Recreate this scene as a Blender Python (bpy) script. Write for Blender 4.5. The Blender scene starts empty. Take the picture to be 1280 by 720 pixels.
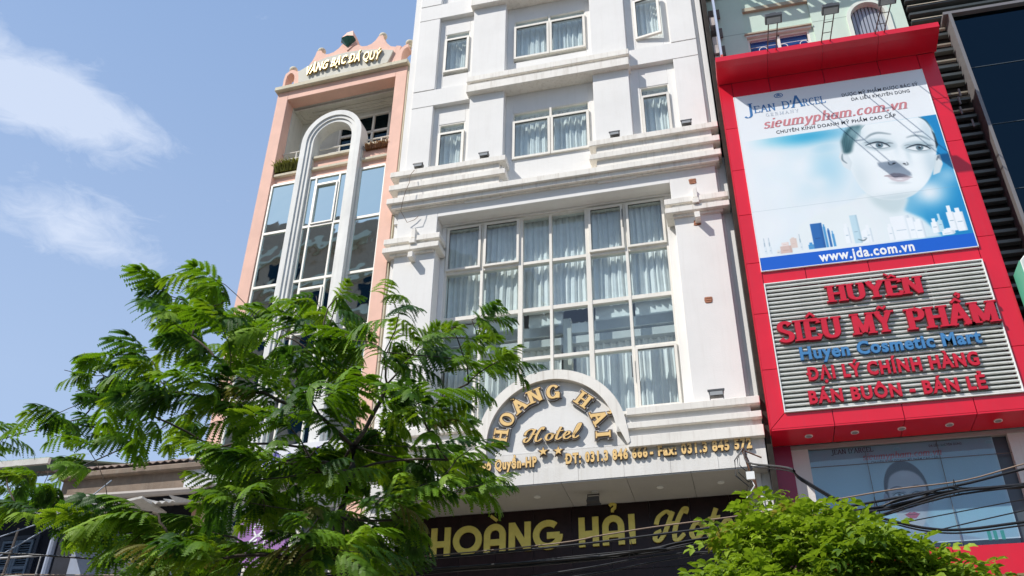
import bpy, bmesh, math, random
import numpy as np
from mathutils import Vector, Matrix
random.seed(7)
R = math.radians
SC = bpy.context.scene
COL = SC.collection

# ------------------------------------------------------------------ camera
cam = bpy.data.objects.new('camera', bpy.data.cameras.new('camera'))
COL.objects.link(cam)
cam.data.sensor_width = 36.0
cam.data.lens = 1178.92 / 1280 * 36.0
cam.data.clip_end = 3000
_y, _p, _r = R(13.735), R(33.425), R(0.893)
_F = Vector((-math.sin(_y) * math.cos(_p), math.cos(_y) * math.cos(_p), math.sin(_p)))
_R = Vector((math.cos(_y), math.sin(_y), 0)); _U = _R.cross(_F)
_RR = _R * math.cos(_r) + _U * math.sin(_r); _UU = _U * math.cos(_r) - _R * math.sin(_r)
cam.matrix_world = Matrix((( _RR.x, _UU.x, -_F.x, 0), (_RR.y, _UU.y, -_F.y, 0), (_RR.z, _UU.z, -_F.z, 1.6), (0, 0, 0, 1)))
SC.camera = cam

# ------------------------------------------------------------------ light
SUN = Vector((-1.10, -1.0, 1.65)).normalized()          # towards the sun
sun = bpy.data.objects.new('sun', bpy.data.lights.new('sun', 'SUN'))
COL.objects.link(sun)
sun.data.energy = 4.15; sun.data.angle = R(0.5); sun.data.color = (1.0, 0.955, 0.89)
sun.rotation_euler = SUN.to_track_quat('Z', 'Y').to_euler()
SC.view_settings.view_transform = 'Standard'
SC.view_settings.look = 'None'
SC.view_settings.exposure = 0.27
SC.view_settings.gamma = 1.0

W = bpy.data.worlds.new('World'); SC.world = W; W.use_nodes = True
def world():
    nt = W.node_tree; N = nt.nodes; L = nt.links; N.clear()
    def node(t, **k):
        n = N.new(t)
        for a, b in k.items(): setattr(n, a, b)
        return n
    out = node('ShaderNodeOutputWorld'); bg = node('ShaderNodeBackground')
    sky = node('ShaderNodeTexSky', sky_type='NISHITA', sun_disc=False)
    sky.sun_elevation = math.asin(SUN.z); sky.sun_rotation = math.atan2(SUN.x, SUN.y)
    sky.air_density = 1.3; sky.dust_density = 1.0; sky.ozone_density = 2.0; sky.altitude = 10
    tc = node('ShaderNodeTexCoord')
    def dot(v):
        d = node('ShaderNodeVectorMath', operation='DOT_PRODUCT'); L.new(tc.outputs['Generated'], d.inputs[0]); d.inputs[1].default_value = v
        return d.outputs['Value']
    def m(op, a, b=None, c=None):
        x = node('ShaderNodeMath', operation=op)
        for i, v in enumerate((a, b, c)):
            if v is None: continue
            if isinstance(v, (int, float)): x.inputs[i].default_value = v
            else: L.new(v, x.inputs[i])
        return x.outputs[0]
    def noise(scale, rough, squash, dist=0.0, off=(0, 0, 0), rot=0.0):
        mp = node('ShaderNodeMapping'); L.new(tc.outputs['Generated'], mp.inputs[0])
        mp.inputs['Scale'].default_value = squash; mp.inputs['Location'].default_value = off; mp.inputs['Rotation'].default_value = (0, 0, rot)
        n = node('ShaderNodeTexNoise'); L.new(mp.outputs[0], n.inputs['Vector'])
        n.inputs['Scale'].default_value = scale; n.inputs['Detail'].default_value = 9; n.inputs['Roughness'].default_value = rough; n.inputs['Distortion'].default_value = dist
        return n.outputs['Fac']
    n1 = noise(7.0, 0.6, (1, 1, 2.2), 0.5)
    n2 = noise(21.0, 0.68, (1, 1, 2.3), 1.1)
    nm = m('ADD', m('MULTIPLY', n1, 0.54), m('MULTIPLY', n2, 0.46))
    blobs = None
    def blob(c, e1, s1, s2, amp):
        nonlocal blobs
        c = Vector(c).normalized(); e1 = (Vector(e1) - c * Vector(e1).dot(c)).normalized(); e2 = c.cross(e1)
        a = m('MULTIPLY', m('SUBTRACT', dot(e1), 0.0), 1 / s1); b = m('MULTIPLY', dot(e2), 1 / s2)
        q = m('ADD', m('MULTIPLY', a, a), m('MULTIPLY', b, b))
        g = m('MULTIPLY', m('POWER', 2.718, m('MULTIPLY', q, -1.0)), amp)
        g = m('MULTIPLY', g, m('GREATER_THAN', dot(c), 0.2))
        blobs = g if blobs is None else m('ADD', blobs, g)
    # two cirrus banks over the roofs on the left, and more of the same kind round the rest of the sky
    blob((-0.561, 0.541, 0.627), (0.099, 0.111, -0.010), 0.090, 0.032, 0.46)
    blob((-0.600, 0.520, 0.610), (0.099, 0.111, -0.010), 0.050, 0.028, 0.10)
    blob((-0.575, 0.615, 0.540), (0.111, 0.108, -0.012), 0.100, 0.038, 0.38)
    blob((-0.62, 0.47, 0.66), (0.08, 0.10, 0.03), 0.10, 0.05, 0.22)
    blob((-0.39, 0.56, 0.73), (0.08, 0.10, 0.0), 0.05, 0.014, 0.14)
    for c in ((0.7, -0.5, 0.5), (-0.8, -0.3, 0.5), (0.2, -0.85, 0.45), (0.8, 0.5, 0.4), (-0.3, -0.7, 0.7), (-0.9, 0.2, 0.4)):
        blob(c, (0.3, 0.4, 0.05), 0.30, 0.10, 0.26)
    dens = m('SUBTRACT', m('ADD', nm, blobs), 0.66)
    dens = m('MULTIPLY', dens, 2.3)
    cl = node('ShaderNodeClamp'); L.new(dens, cl.inputs[0]); cl.inputs[2].default_value = 0.62
    # even light haze of the tropical sky
    hz = node('ShaderNodeMix', data_type='RGBA'); hz.inputs['Factor'].default_value = 0.55
    L.new(sky.outputs[0], hz.inputs['A'])
    el = node('ShaderNodeMapRange'); L.new(dot((0, 0, 1)), el.inputs[0]); el.inputs[1].default_value = 0.42; el.inputs[2].default_value = 0.78; el.inputs[3].default_value = 0; el.inputs[4].default_value = 1
    hc = node('ShaderNodeMix', data_type='RGBA'); L.new(el.outputs[0], hc.inputs['Factor']); hc.inputs['A'].default_value = (4.9, 6.3, 9.0, 1); hc.inputs['B'].default_value = (3.1, 4.75, 8.0, 1); L.new(hc.outputs['Result'], hz.inputs['B'])
    mx = node('ShaderNodeMix', data_type='RGBA'); L.new(cl.outputs[0], mx.inputs['Factor'])
    L.new(hz.outputs['Result'], mx.inputs['A']); mx.inputs['B'].default_value = (6.9, 7.5, 8.7, 1)
    L.new(mx.outputs['Result'], bg.inputs['Color']); bg.inputs['Strength'].default_value = 0.10
    L.new(bg.outputs[0], out.inputs['Surface'])
world()

# ------------------------------------------------------------------ materials
MAT = {}
def mat(name, color, rough=0.6, metal=0.0, var=0.06, vscale=3.0, streak=0.0, bump=0.0, bscale=60.0, spec=0.5, dirt=None, emit=0.0, randomize=0.0):
    if name in MAT: return MAT[name]
    M = bpy.data.materials.new(name); M.use_nodes = True
    nt = M.node_tree; N = nt.nodes; L = nt.links; b = N['Principled BSDF']
    b.inputs['Roughness'].default_value = rough; b.inputs['Metallic'].default_value = metal
    b.inputs['Specular IOR Level'].default_value = spec
    tc = N.new('ShaderNodeTexCoord')
    n = N.new('ShaderNodeTexNoise'); n.inputs['Scale'].default_value = vscale; n.inputs['Detail'].default_value = 6; n.inputs['Roughness'].default_value = 0.62
    L.new(tc.outputs['Object'], n.inputs['Vector'])
    mr = N.new('ShaderNodeMapRange'); mr.inputs[1].default_value = 0.3; mr.inputs[2].default_value = 0.7; mr.inputs[3].default_value = 1 - var; mr.inputs[4].default_value = 1 + var
    L.new(n.outputs['Fac'], mr.inputs[0])
    cur = mr.outputs[0]
    def mul(a, b_):
        x = N.new('ShaderNodeMath'); x.operation = 'MULTIPLY'; L.new(a, x.inputs[0]); L.new(b_, x.inputs[1]); return x.outputs[0]
    if randomize:
        oi = N.new('ShaderNodeObjectInfo'); r = N.new('ShaderNodeMapRange'); r.inputs[3].default_value = 1 - randomize; r.inputs[4].default_value = 1 + randomize
        L.new(oi.outputs['Random'], r.inputs[0]); cur = mul(cur, r.outputs[0])
    col = N.new('ShaderNodeVectorMath'); col.operation = 'SCALE'; col.inputs[0].default_value = color[:3]; L.new(cur, col.inputs['Scale'])
    last = col.outputs[0]
    if streak:
        mp = N.new('ShaderNodeMapping'); mp.inputs['Scale'].default_value = (5.0, 5.0, 0.35); L.new(tc.outputs['Object'], mp.inputs[0])
        s = N.new('ShaderNodeTexNoise'); s.inputs['Scale'].default_value = 2.6; s.inputs['Detail'].default_value = 8; s.inputs['Roughness'].default_value = 0.7
        L.new(mp.outputs[0], s.inputs['Vector'])
        r = N.new('ShaderNodeMapRange'); r.inputs[1].default_value = 0.50; r.inputs[2].default_value = 0.78; r.inputs[3].default_value = 0.0; r.inputs[4].default_value = streak
        L.new(s.outputs['Fac'], r.inputs[0])
        mx = N.new('ShaderNodeMix'); mx.data_type = 'RGBA'; L.new(r.outputs[0], mx.inputs['Factor']); L.new(last, mx.inputs['A'])
        mx.inputs['B'].default_value = (*(dirt or (0.30, 0.27, 0.22)), 1); last = mx.outputs['Result']
    L.new(last, b.inputs['Base Color'])
    if bump:
        bn = N.new('ShaderNodeTexNoise'); bn.inputs['Scale'].default_value = bscale; bn.inputs['Detail'].default_value = 4; L.new(tc.outputs['Object'], bn.inputs['Vector'])
        bp = N.new('ShaderNodeBump'); bp.inputs['Strength'].default_value = bump; bp.inputs['Distance'].default_value = 0.01
        L.new(bn.outputs['Fac'], bp.inputs['Height']); L.new(bp.outputs[0], b.inputs['Normal'])
    if emit:
        b.inputs['Emission Color'].default_value = (*color[:3], 1); b.inputs['Emission Strength'].default_value = emit
    MAT[name] = M; return M
def leafmat(name, color, tcol, rough=0.45, vary=0.35, hue=None):
    M = bpy.data.materials.new(name); M.use_nodes = True
    nt = M.node_tree; N = nt.nodes; L = nt.links; b = N['Principled BSDF']; out = N['Material Output']
    b.inputs['Roughness'].default_value = rough + .12; b.inputs['Specular IOR Level'].default_value = 0.28
    tc = N.new('ShaderNodeTexCoord'); geo = N.new('ShaderNodeNewGeometry')
    n = N.new('ShaderNodeTexNoise'); n.inputs['Scale'].default_value = 2.3; n.inputs['Detail'].default_value = 5; n.inputs['Roughness'].default_value = .7
    L.new(geo.outputs['Position'], n.inputs['Vector'])
    ramp = N.new('ShaderNodeValToRGB'); L.new(n.outputs['Fac'], ramp.inputs[0])
    e = ramp.color_ramp.elements
    e[0].position = 0.32; e[1].position = 0.68
    e[0].color = (*[c * (1 - vary) for c in color], 1)
    h = hue or [c * (1 + vary) for c in color]
    e[1].color = (*h, 1)
    L.new(ramp.outputs[0], b.inputs['Base Color'])
    t = N.new('ShaderNodeBsdfTranslucent'); t.inputs[0].default_value = (*tcol, 1)
    mx = N.new('ShaderNodeMixShader'); mx.inputs[0].default_value = 0.24
    L.new(b.outputs[0], mx.inputs[1]); L.new(t.outputs[0], mx.inputs[2]); L.new(mx.outputs[0], out.inputs[0])
    MAT[name] = M; return M
def glassmat(name, tint, refl=0.25, rough=0.015, wave=0.25, gcol=(0.93, 0.97, 1.0)):
    M = bpy.data.materials.new(name); M.use_nodes = True
    nt = M.node_tree; N = nt.nodes; L = nt.links; N.remove(N['Principled BSDF']); out = N['Material Output']
    tr = N.new('ShaderNodeBsdfTransparent'); tr.inputs[0].default_value = (*tint, 1)
    gl = N.new('ShaderNodeBsdfGlossy'); gl.inputs['Roughness'].default_value = rough; gl.inputs[0].default_value = (*gcol, 1)
    tc = N.new('ShaderNodeTexCoord'); n = N.new('ShaderNodeTexNoise'); n.inputs['Scale'].default_value = 1.4; L.new(tc.outputs['Object'], n.inputs['Vector'])
    bp = N.new('ShaderNodeBump'); bp.inputs['Strength'].default_value = wave; bp.inputs['Distance'].default_value = 0.02; L.new(n.outputs['Fac'], bp.inputs['Height']); L.new(bp.outputs[0], gl.inputs['Normal'])
    # Schlick reflectance, the same from both sides, and only on the face that looks outwards
    ge = N.new('ShaderNodeNewGeometry'); dt = N.new('ShaderNodeVectorMath'); dt.operation = 'DOT_PRODUCT'; L.new(ge.outputs['Incoming'], dt.inputs[0]); L.new(ge.outputs['Normal'], dt.inputs[1])
    def m(op, a_, b_=None):
        x = N.new('ShaderNodeMath'); x.operation = op; x.use_clamp = op == 'ADD'
        for i, v in enumerate((a_, b_)):
            if v is None: continue
            if isinstance(v, (int, float)): x.inputs[i].default_value = v
            else: L.new(v, x.inputs[i])
        return x.outputs[0]
    fr = m('POWER', m('SUBTRACT', 1.0, m('ABSOLUTE', dt.outputs['Value'])), 5.0)
    ad = m('MULTIPLY', m('ADD', m('MULTIPLY', fr, 0.9 - refl), refl + .04), m('SUBTRACT', 1.0, ge.outputs['Backfacing']))
    mx = N.new('ShaderNodeMixShader'); L.new(ad, mx.inputs[0]); L.new(tr.outputs[0], mx.inputs[1]); L.new(gl.outputs[0], mx.inputs[2])
    L.new(mx.outputs[0], out.inputs[0]); MAT[name] = M; return M

WHITE = mat('white_plaster', (0.78, 0.765, 0.735), 0.75, var=0.05, vscale=0.9, streak=0.16, bump=0.25, bscale=40, dirt=(0.52, 0.48, 0.42))
WHITE2 = mat('cream_plaster', (0.74, 0.72, 0.68), 0.75, var=0.06, vscale=1.3, streak=0.34, bump=0.25, bscale=45, dirt=(0.44, 0.38, 0.30))
TRIM = mat('white_moulding', (0.80, 0.765, 0.70), 0.7, var=0.07, vscale=2.0, streak=0.7, bump=0.2, bscale=50, dirt=(0.46, 0.40, 0.33))
GROOVE = mat('joint_dark', (0.16, 0.15, 0.14), 0.9)
PINK = mat('pink_plaster', (0.82, 0.51, 0.40), 0.8, var=0.11, vscale=1.3, streak=0.30, bump=0.3, bscale=40, dirt=(0.62, 0.42, 0.36))
CREAM = mat('cream_wall', (0.62, 0.60, 0.52), 0.8, var=0.08, vscale=1.5, streak=0.3, bump=0.2)
BUFF = mat('buff_coping', (0.62, 0.56, 0.42), 0.8, var=0.12, vscale=3, streak=0.5, bump=0.2)
ARCHW = mat('arch_white', (0.72, 0.72, 0.69), 0.7, var=0.08, vscale=2.0, streak=0.5, bump=0.2, dirt=(0.45, 0.42, 0.38))
FRAME = mat('window_frame_white', (0.78, 0.745, 0.67), 0.45, var=0.05, vscale=3, streak=0.2)
GASK = mat('window_gasket', (0.10, 0.10, 0.10), 0.7)
GLASS = glassmat('window_glass', (0.90, 0.95, 0.965), 0.05, 0.02)
GLASSR = glassmat('reflective_glass', (0.25, 0.30, 0.33), 0.62, 0.02, 0.3, (0.80, 1.0, 1.0))
GLASSD = glassmat('dark_glass', (0.04, 0.09, 0.13), 0.0, 0.06, 0.35, (0.35, 0.70, 1.0))
CURT = mat('curtain_cloth', (0.86, 0.835, 0.79), 0.85, var=0.08, vscale=5)
ROOM = mat('room_wall', (0.55, 0.55, 0.52), 0.8)
PELM = mat('white_pelmet', (0.85, 0.86, 0.84), 0.6)
RED = mat('red_panel', (0.70, 0.010, 0.032), 0.30, var=0.07, vscale=1.5, streak=0.30, dirt=(0.50, 0.05, 0.07), randomize=0.05)
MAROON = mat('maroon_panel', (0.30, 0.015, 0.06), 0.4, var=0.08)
DARKV = mat('dark_void', (0.02, 0.018, 0.016), 0.9)
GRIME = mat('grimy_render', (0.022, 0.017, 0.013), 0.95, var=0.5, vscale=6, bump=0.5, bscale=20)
GRANITE = mat('dark_granite', (0.022, 0.010, 0.010), 0.30, spec=0.25, var=0.35, vscale=8, randomize=0.25)
SOFF = mat('soffit_panel', (0.50, 0.49, 0.47), 0.55, var=0.05, vscale=2, streak=0.2, randomize=0.05)
GOLD = mat('gold_letter', (0.84, 0.56, 0.22), 0.38, metal=0.0, var=0.10, vscale=9)
GOLDB = mat('bronze_edge', (0.11, 0.072, 0.045), 0.5, var=0.1)
GOLDW = mat('pale_edge', (0.62, 0.60, 0.58), 0.5, var=0.1)
BRASS = mat('brushed_brass', (0.85, 0.70, 0.15), 0.34, metal=0.15, var=0.08, vscale=10)
YEL = mat('yellow_letter', (0.86, 0.66, 0.25), 0.4, metal=0.1, var=0.1)
REDL = mat('red_letter', (0.60, 0.010, 0.03), 0.28, var=0.05)
REDE = mat('red_letter_edge', (0.22, 0.008, 0.012), 0.5)
BLUEL = mat('blue_letter', (0.06, 0.22, 0.46), 0.35, var=0.05)
BLUEE = mat('blue_letter_edge', (0.03, 0.10, 0.24), 0.5)
SLAT = mat('louvre_aluminium', (0.74, 0.75, 0.71), 0.42, metal=0.0, var=0.06, vscale=4, streak=0.2)
MINT = mat('mint_plaster', (0.55, 0.68, 0.58), 0.75, var=0.05, vscale=1.5, streak=0.12, bump=0.2, dirt=(0.40, 0.48, 0.42))
MINTD = mat('mint_trim', (0.68, 0.74, 0.66), 0.7, var=0.05, streak=0.2)
MOULD = mat('brown_moulding', (0.42, 0.38, 0.28), 0.8, var=0.15, vscale=5)
STEEL = mat('rusty_steel', (0.16, 0.13, 0.11), 0.6, metal=0.5, var=0.3, vscale=30)
LAMPB = mat('lamp_body', (0.10, 0.10, 0.10), 0.4, metal=0.4, var=0.15)
LAMPG = mat('lamp_glass', (0.35, 0.36, 0.36), 0.1, var=0.05)
CABLE = mat('black_cable', (0.018, 0.018, 0.020), 0.45, var=0.3, vscale=10)
CABLEB = mat('brown_cable', (0.30, 0.21, 0.15), 0.6, var=0.2)
BARK = mat('bark', (0.065, 0.048, 0.036), 0.9, var=0.35, vscale=14, bump=0.8, bscale=60)
LEAF = leafmat('feathery_foliage', (0.038, 0.12, 0.010), (0.34, 0.64, 0.012), hue=(0.17, 0.31, 0.012))
LEAFB = leafmat('dry_foliage', (0.13, 0.13, 0.02), (0.32, 0.30, 0.05))
LEAFD = leafmat('dark_foliage', (0.016, 0.065, 0.014), (0.14, 0.34, 0.02), hue=(0.05, 0.13, 0.016))
LEAFL = leafmat('light_foliage', (0.10, 0.22, 0.012), (0.48, 0.74, 0.02), hue=(0.24, 0.38, 0.014))
BUSH = leafmat('bush_foliage', (0.06, 0.155, 0.012), (0.46, 0.68, 0.03), hue=(0.33, 0.43, 0.035))
BUSHY = leafmat('yellowing_foliage', (0.34, 0.26, 0.04), (0.6, 0.5, 0.08))
BUSHR = leafmat('bronze_foliage', (0.33, 0.10, 0.05), (0.5, 0.2, 0.08))
GRASS = leafmat('balcony_plants', (0.17, 0.17, 0.035), (0.35, 0.36, 0.06))
DRYG = leafmat('dry_plants', (0.35, 0.17, 0.09), (0.4, 0.25, 0.1))
BRICKM = mat('bare_brick', (0.38, 0.17, 0.10), 0.9, var=0.35, vscale=30, bump=0.5)
BLADEB = mat('pale_blue_paint', (0.45, 0.52, 0.66), 0.5)
BLADER = mat('red_paint', (0.62, 0.10, 0.06), 0.5, var=0.2)
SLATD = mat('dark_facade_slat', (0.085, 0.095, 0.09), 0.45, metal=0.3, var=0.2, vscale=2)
SLATL = mat('sunlit_slat_edge', (0.42, 0.38, 0.29), 0.6, var=0.2)  # beige tone paints in the sunlight caught by some slat edges
GREYF = mat('grey_facade_frame', (0.20, 0.19, 0.19), 0.5, metal=0.2)
BLACKP = mat('black_print', (0.02, 0.02, 0.03), 0.5)
BLUEP = mat('blue_print', (0.03, 0.17, 0.42), 0.5)
PINKP = mat('pink_print', (0.60, 0.22, 0.24), 0.5)
GREYP = mat('grey_print', (0.55, 0.60, 0.68), 0.5)
WHITEP = mat('white_print', (0.85, 0.86, 0.86), 0.5)

# ------------------------------------------------------------------ mesh helpers
class MB:
    def __init__(s): s.v = []; s.f = []; s.mi = []; s.cur = 0
    def add(s, vs, fs, mi=None):
        o = len(s.v); s.v += [tuple(v) for v in vs]; s.f += [tuple(i + o for i in f) for f in fs]
        s.mi += [s.cur if mi is None else mi] * len(fs); return s
    def box(s, x0, x1, y0, y1, z0, z1, mi=None):
        if x0 > x1: x0, x1 = x1, x0
        if y0 > y1: y0, y1 = y1, y0
        if z0 > z1: z0, z1 = z1, z0
        v = [(x0, y0, z0), (x1, y0, z0), (x1, y1, z0), (x0, y1, z0), (x0, y0, z1), (x1, y0, z1), (x1, y1, z1), (x0, y1, z1)]
        return s.add(v, [(0, 3, 2, 1), (4, 5, 6, 7), (0, 1, 5, 4), (1, 2, 6, 5), (2, 3, 7, 6), (3, 0, 4, 7)], mi)
    def prism(s, poly, y0, y1, mi=None):                    # polygon in x,z extruded in y
        n = len(poly); v = [(x, y0, z) for x, z in poly] + [(x, y1, z) for x, z in poly]
        return s.add(v, [tuple(range(n)), tuple(range(2 * n - 1, n - 1, -1))] + [(i, (i + 1) % n, n + (i + 1) % n, n + i) for i in range(n)], mi)
    def profx(s, prof, x0, x1, mi=None):                    # profile in y,z extruded in x
        n = len(prof); v = [(x0, y, z) for y, z in prof] + [(x1, y, z) for y, z in prof]
        return s.add(v, [tuple(range(n)), tuple(range(2 * n - 1, n - 1, -1))] + [(i, (i + 1) % n, n + (i + 1) % n, n + i) for i in range(n)], mi)
    def ring(s, outer, inner, y0, y1, mi=None, closed=False): # two matching 2D polylines in x,z
        n = len(outer)
        v = [(x, y0, z) for x, z in outer] + [(x, y0, z) for x, z in inner] + [(x, y1, z) for x, z in outer] + [(x, y1, z) for x, z in inner]
        f = []
        for i in range(n if closed else n - 1):
            j = (i + 1) % n
            f += [(i, j, n + j, n + i), (2 * n + i, 3 * n + i, 3 * n + j, 2 * n + j), (i, 2 * n + i, 2 * n + j, j), (n + i, n + j, 3 * n + j, 3 * n + i)]
        if not closed: f += [(0, n, 3 * n, 2 * n), (n - 1, 3 * n - 1, 4 * n - 1, 2 * n - 1)]
        return s.add(v, f, mi)
    def tube(s, pts, r, n=6, mi=None, cap=True):
        pts = [Vector(p) for p in pts]; k = len(pts); rr = r if hasattr(r, '__len__') else [r] * k
        vs = []; up = Vector((0, 0, 1))
        for i, p in enumerate(pts):
            d = (pts[min(i + 1, k - 1)] - pts[max(i - 1, 0)])
            d = d.normalized() if d.length > 1e-9 else Vector((0, 0, 1))
            a = d.cross(up)
            if a.length < 0.05: a = d.cross(Vector((1, 0, 0)))
            a.normalize(); b = d.cross(a)
            for j in range(n):
                t = 2 * math.pi * j / n; vs.append(p + (a * math.cos(t) + b * math.sin(t)) * rr[i])
        fs = [(i * n + j, i * n + (j + 1) % n, (i + 1) * n + (j + 1) % n, (i + 1) * n + j) for i in range(k - 1) for j in range(n)]
        if cap: fs += [tuple(range(n - 1, -1, -1)), tuple(range((k - 1) * n, k * n))]
        return s.add(vs, fs, mi)
    def bar(s, a, b, w, h=None, mi=None):
        return s.tube([a, b], (w) * 0.7071, 4, mi)
    def sphere(s, c, r, n=10, m=7, mi=None, sz=1.0):
        vs = []; fs = []
        for i in range(m + 1):
            ph = math.pi * i / m
            for j in range(n):
                t = 2 * math.pi * j / n; vs.append((c[0] + r * math.sin(ph) * math.cos(t), c[1] + r * math.sin(ph) * math.sin(t), c[2] + r * sz * math.cos(ph)))
        for i in range(m):
            for j in range(n): fs.append((i * n + j, (i + 1) * n + j, (i + 1) * n + (j + 1) % n, i * n + (j + 1) % n))
        return s.add(vs, fs, mi)
    def mesh(s, name, mats, smooth=False):
        me = bpy.data.meshes.new(name); me.from_pydata(s.v, [], s.f); 
        for m_ in (mats if isinstance(mats, (list, tuple)) else [mats]): me.materials.append(m_)
        me.polygons.foreach_set('material_index', s.mi)
        if smooth: me.polygons.foreach_set('use_smooth', [True] * len(me.polygons))
        me.update(); return me
    def build(s, name, mats, parent=None, smooth=False, bevel=0.0, loc=None):
        me = s.mesh(name, mats, smooth)
        if bevel:
            bm = bmesh.new(); bm.from_mesh(me); bmesh.ops.recalc_face_normals(bm, faces=bm.faces)
            es = [e for e in bm.edges if e.is_manifold and e.calc_face_angle(0) > 0.6]
            try: bmesh.ops.bevel(bm, geom=es, offset=bevel, segments=1, affect='EDGES', clamp_overlap=True)
            except Exception: pass
            bm.to_mesh(me); bm.free()
        o = bpy.data.objects.new(name, me); COL.objects.link(o)
        if parent is not None: o.parent = parent
        if loc is not None: o.location = loc
        return o
def inst(name, me, parent=None, loc=(0, 0, 0), rot=(0, 0, 0), scale=None):
    o = bpy.data.objects.new(name, me); COL.objects.link(o); o.location = loc; o.rotation_euler = rot
    if scale is not None: o.scale = (scale,) * 3 if isinstance(scale, (int, float)) else scale
    if parent is not None: o.parent = parent
    return o
def tag(o, label=None, cat=None, group=None, kind=None):
    if label: o['label'] = label
    if cat: o['category'] = cat
    if group: o['group'] = group
    if kind: o['kind'] = kind
    return o
def thing(name, label, cat, loc=(0, 0, 0), rz=0.0, group=None):
    o = bpy.data.objects.new(name, None); COL.objects.link(o); o.empty_display_size = 0.3
    o.location = loc; o.rotation_euler = (0, 0, rz); return tag(o, label, cat, group)
def copy_tree(o, parent=None):
    c = o.copy(); COL.objects.link(c); c.parent = parent
    for ch in list(o.children): copy_tree(ch, c)
    return c

# ------------------------------------------------------------------ lettering
_fc = {}
def _curve_mesh(body, off):
    cu = bpy.data.curves.new('t', 'FONT'); cu.body = body; cu.resolution_u = 3; cu.offset = off; cu.size = 1.0
    ob = bpy.data.objects.new('t', cu); COL.objects.link(ob)
    dg = bpy.context.evaluated_depsgraph_get(); dg.update()
    me = bpy.data.meshes.new_from_object(ob.evaluated_get(dg))
    vs = [(v.co.x, v.co.y) for v in me.vertices]; fs = [tuple(p.vertices) for p in me.polygons]
    bpy.data.objects.remove(ob); bpy.data.curves.remove(cu); bpy.data.meshes.remove(me)
    return vs, fs
def _boundary(fs):
    c = {}
    for f in fs:
        for i in range(len(f)):
            a, b = f[i], f[(i + 1) % len(f)]; k = (min(a, b), max(a, b)); c.setdefault(k, []).append((a, b))
    return [v[0] for v in c.values() if len(v) == 1]
def bfont(ch, off=0.0):
    if ch == 'Đ':
        ps, adv = bfont('D', off); w_ = .10 + 1.2 * off
        return ps + [ribbon([(-.10, .50), (.42, .50)], lambda a, b, t: w_, 2)], adv
    k = (ch, off)
    if k not in _fc:
        vs, fs = _curve_mesh(ch, off) if ch != ' ' else ([], [])
        if '_cap' not in _fc:
            h, _ = _curve_mesh('H', 0.0); _fc['_cap'] = max(v[1] for v in h)
            b, _ = _curve_mesh('|', 0.0); _fc['_bar'] = max(v[0] for v in b)
        cap = _fc['_cap']
        a, _ = _curve_mesh(ch + '|', 0.0); adv = (max(v[0] for v in a) - _fc['_bar']) / cap
        vs = [(x / cap, y / cap) for x, y in vs]
        _fc[k] = ([(vs, fs, _boundary(fs), 0)] if vs else [], adv + off * 1.4 / cap)
    return _fc[k]
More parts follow.
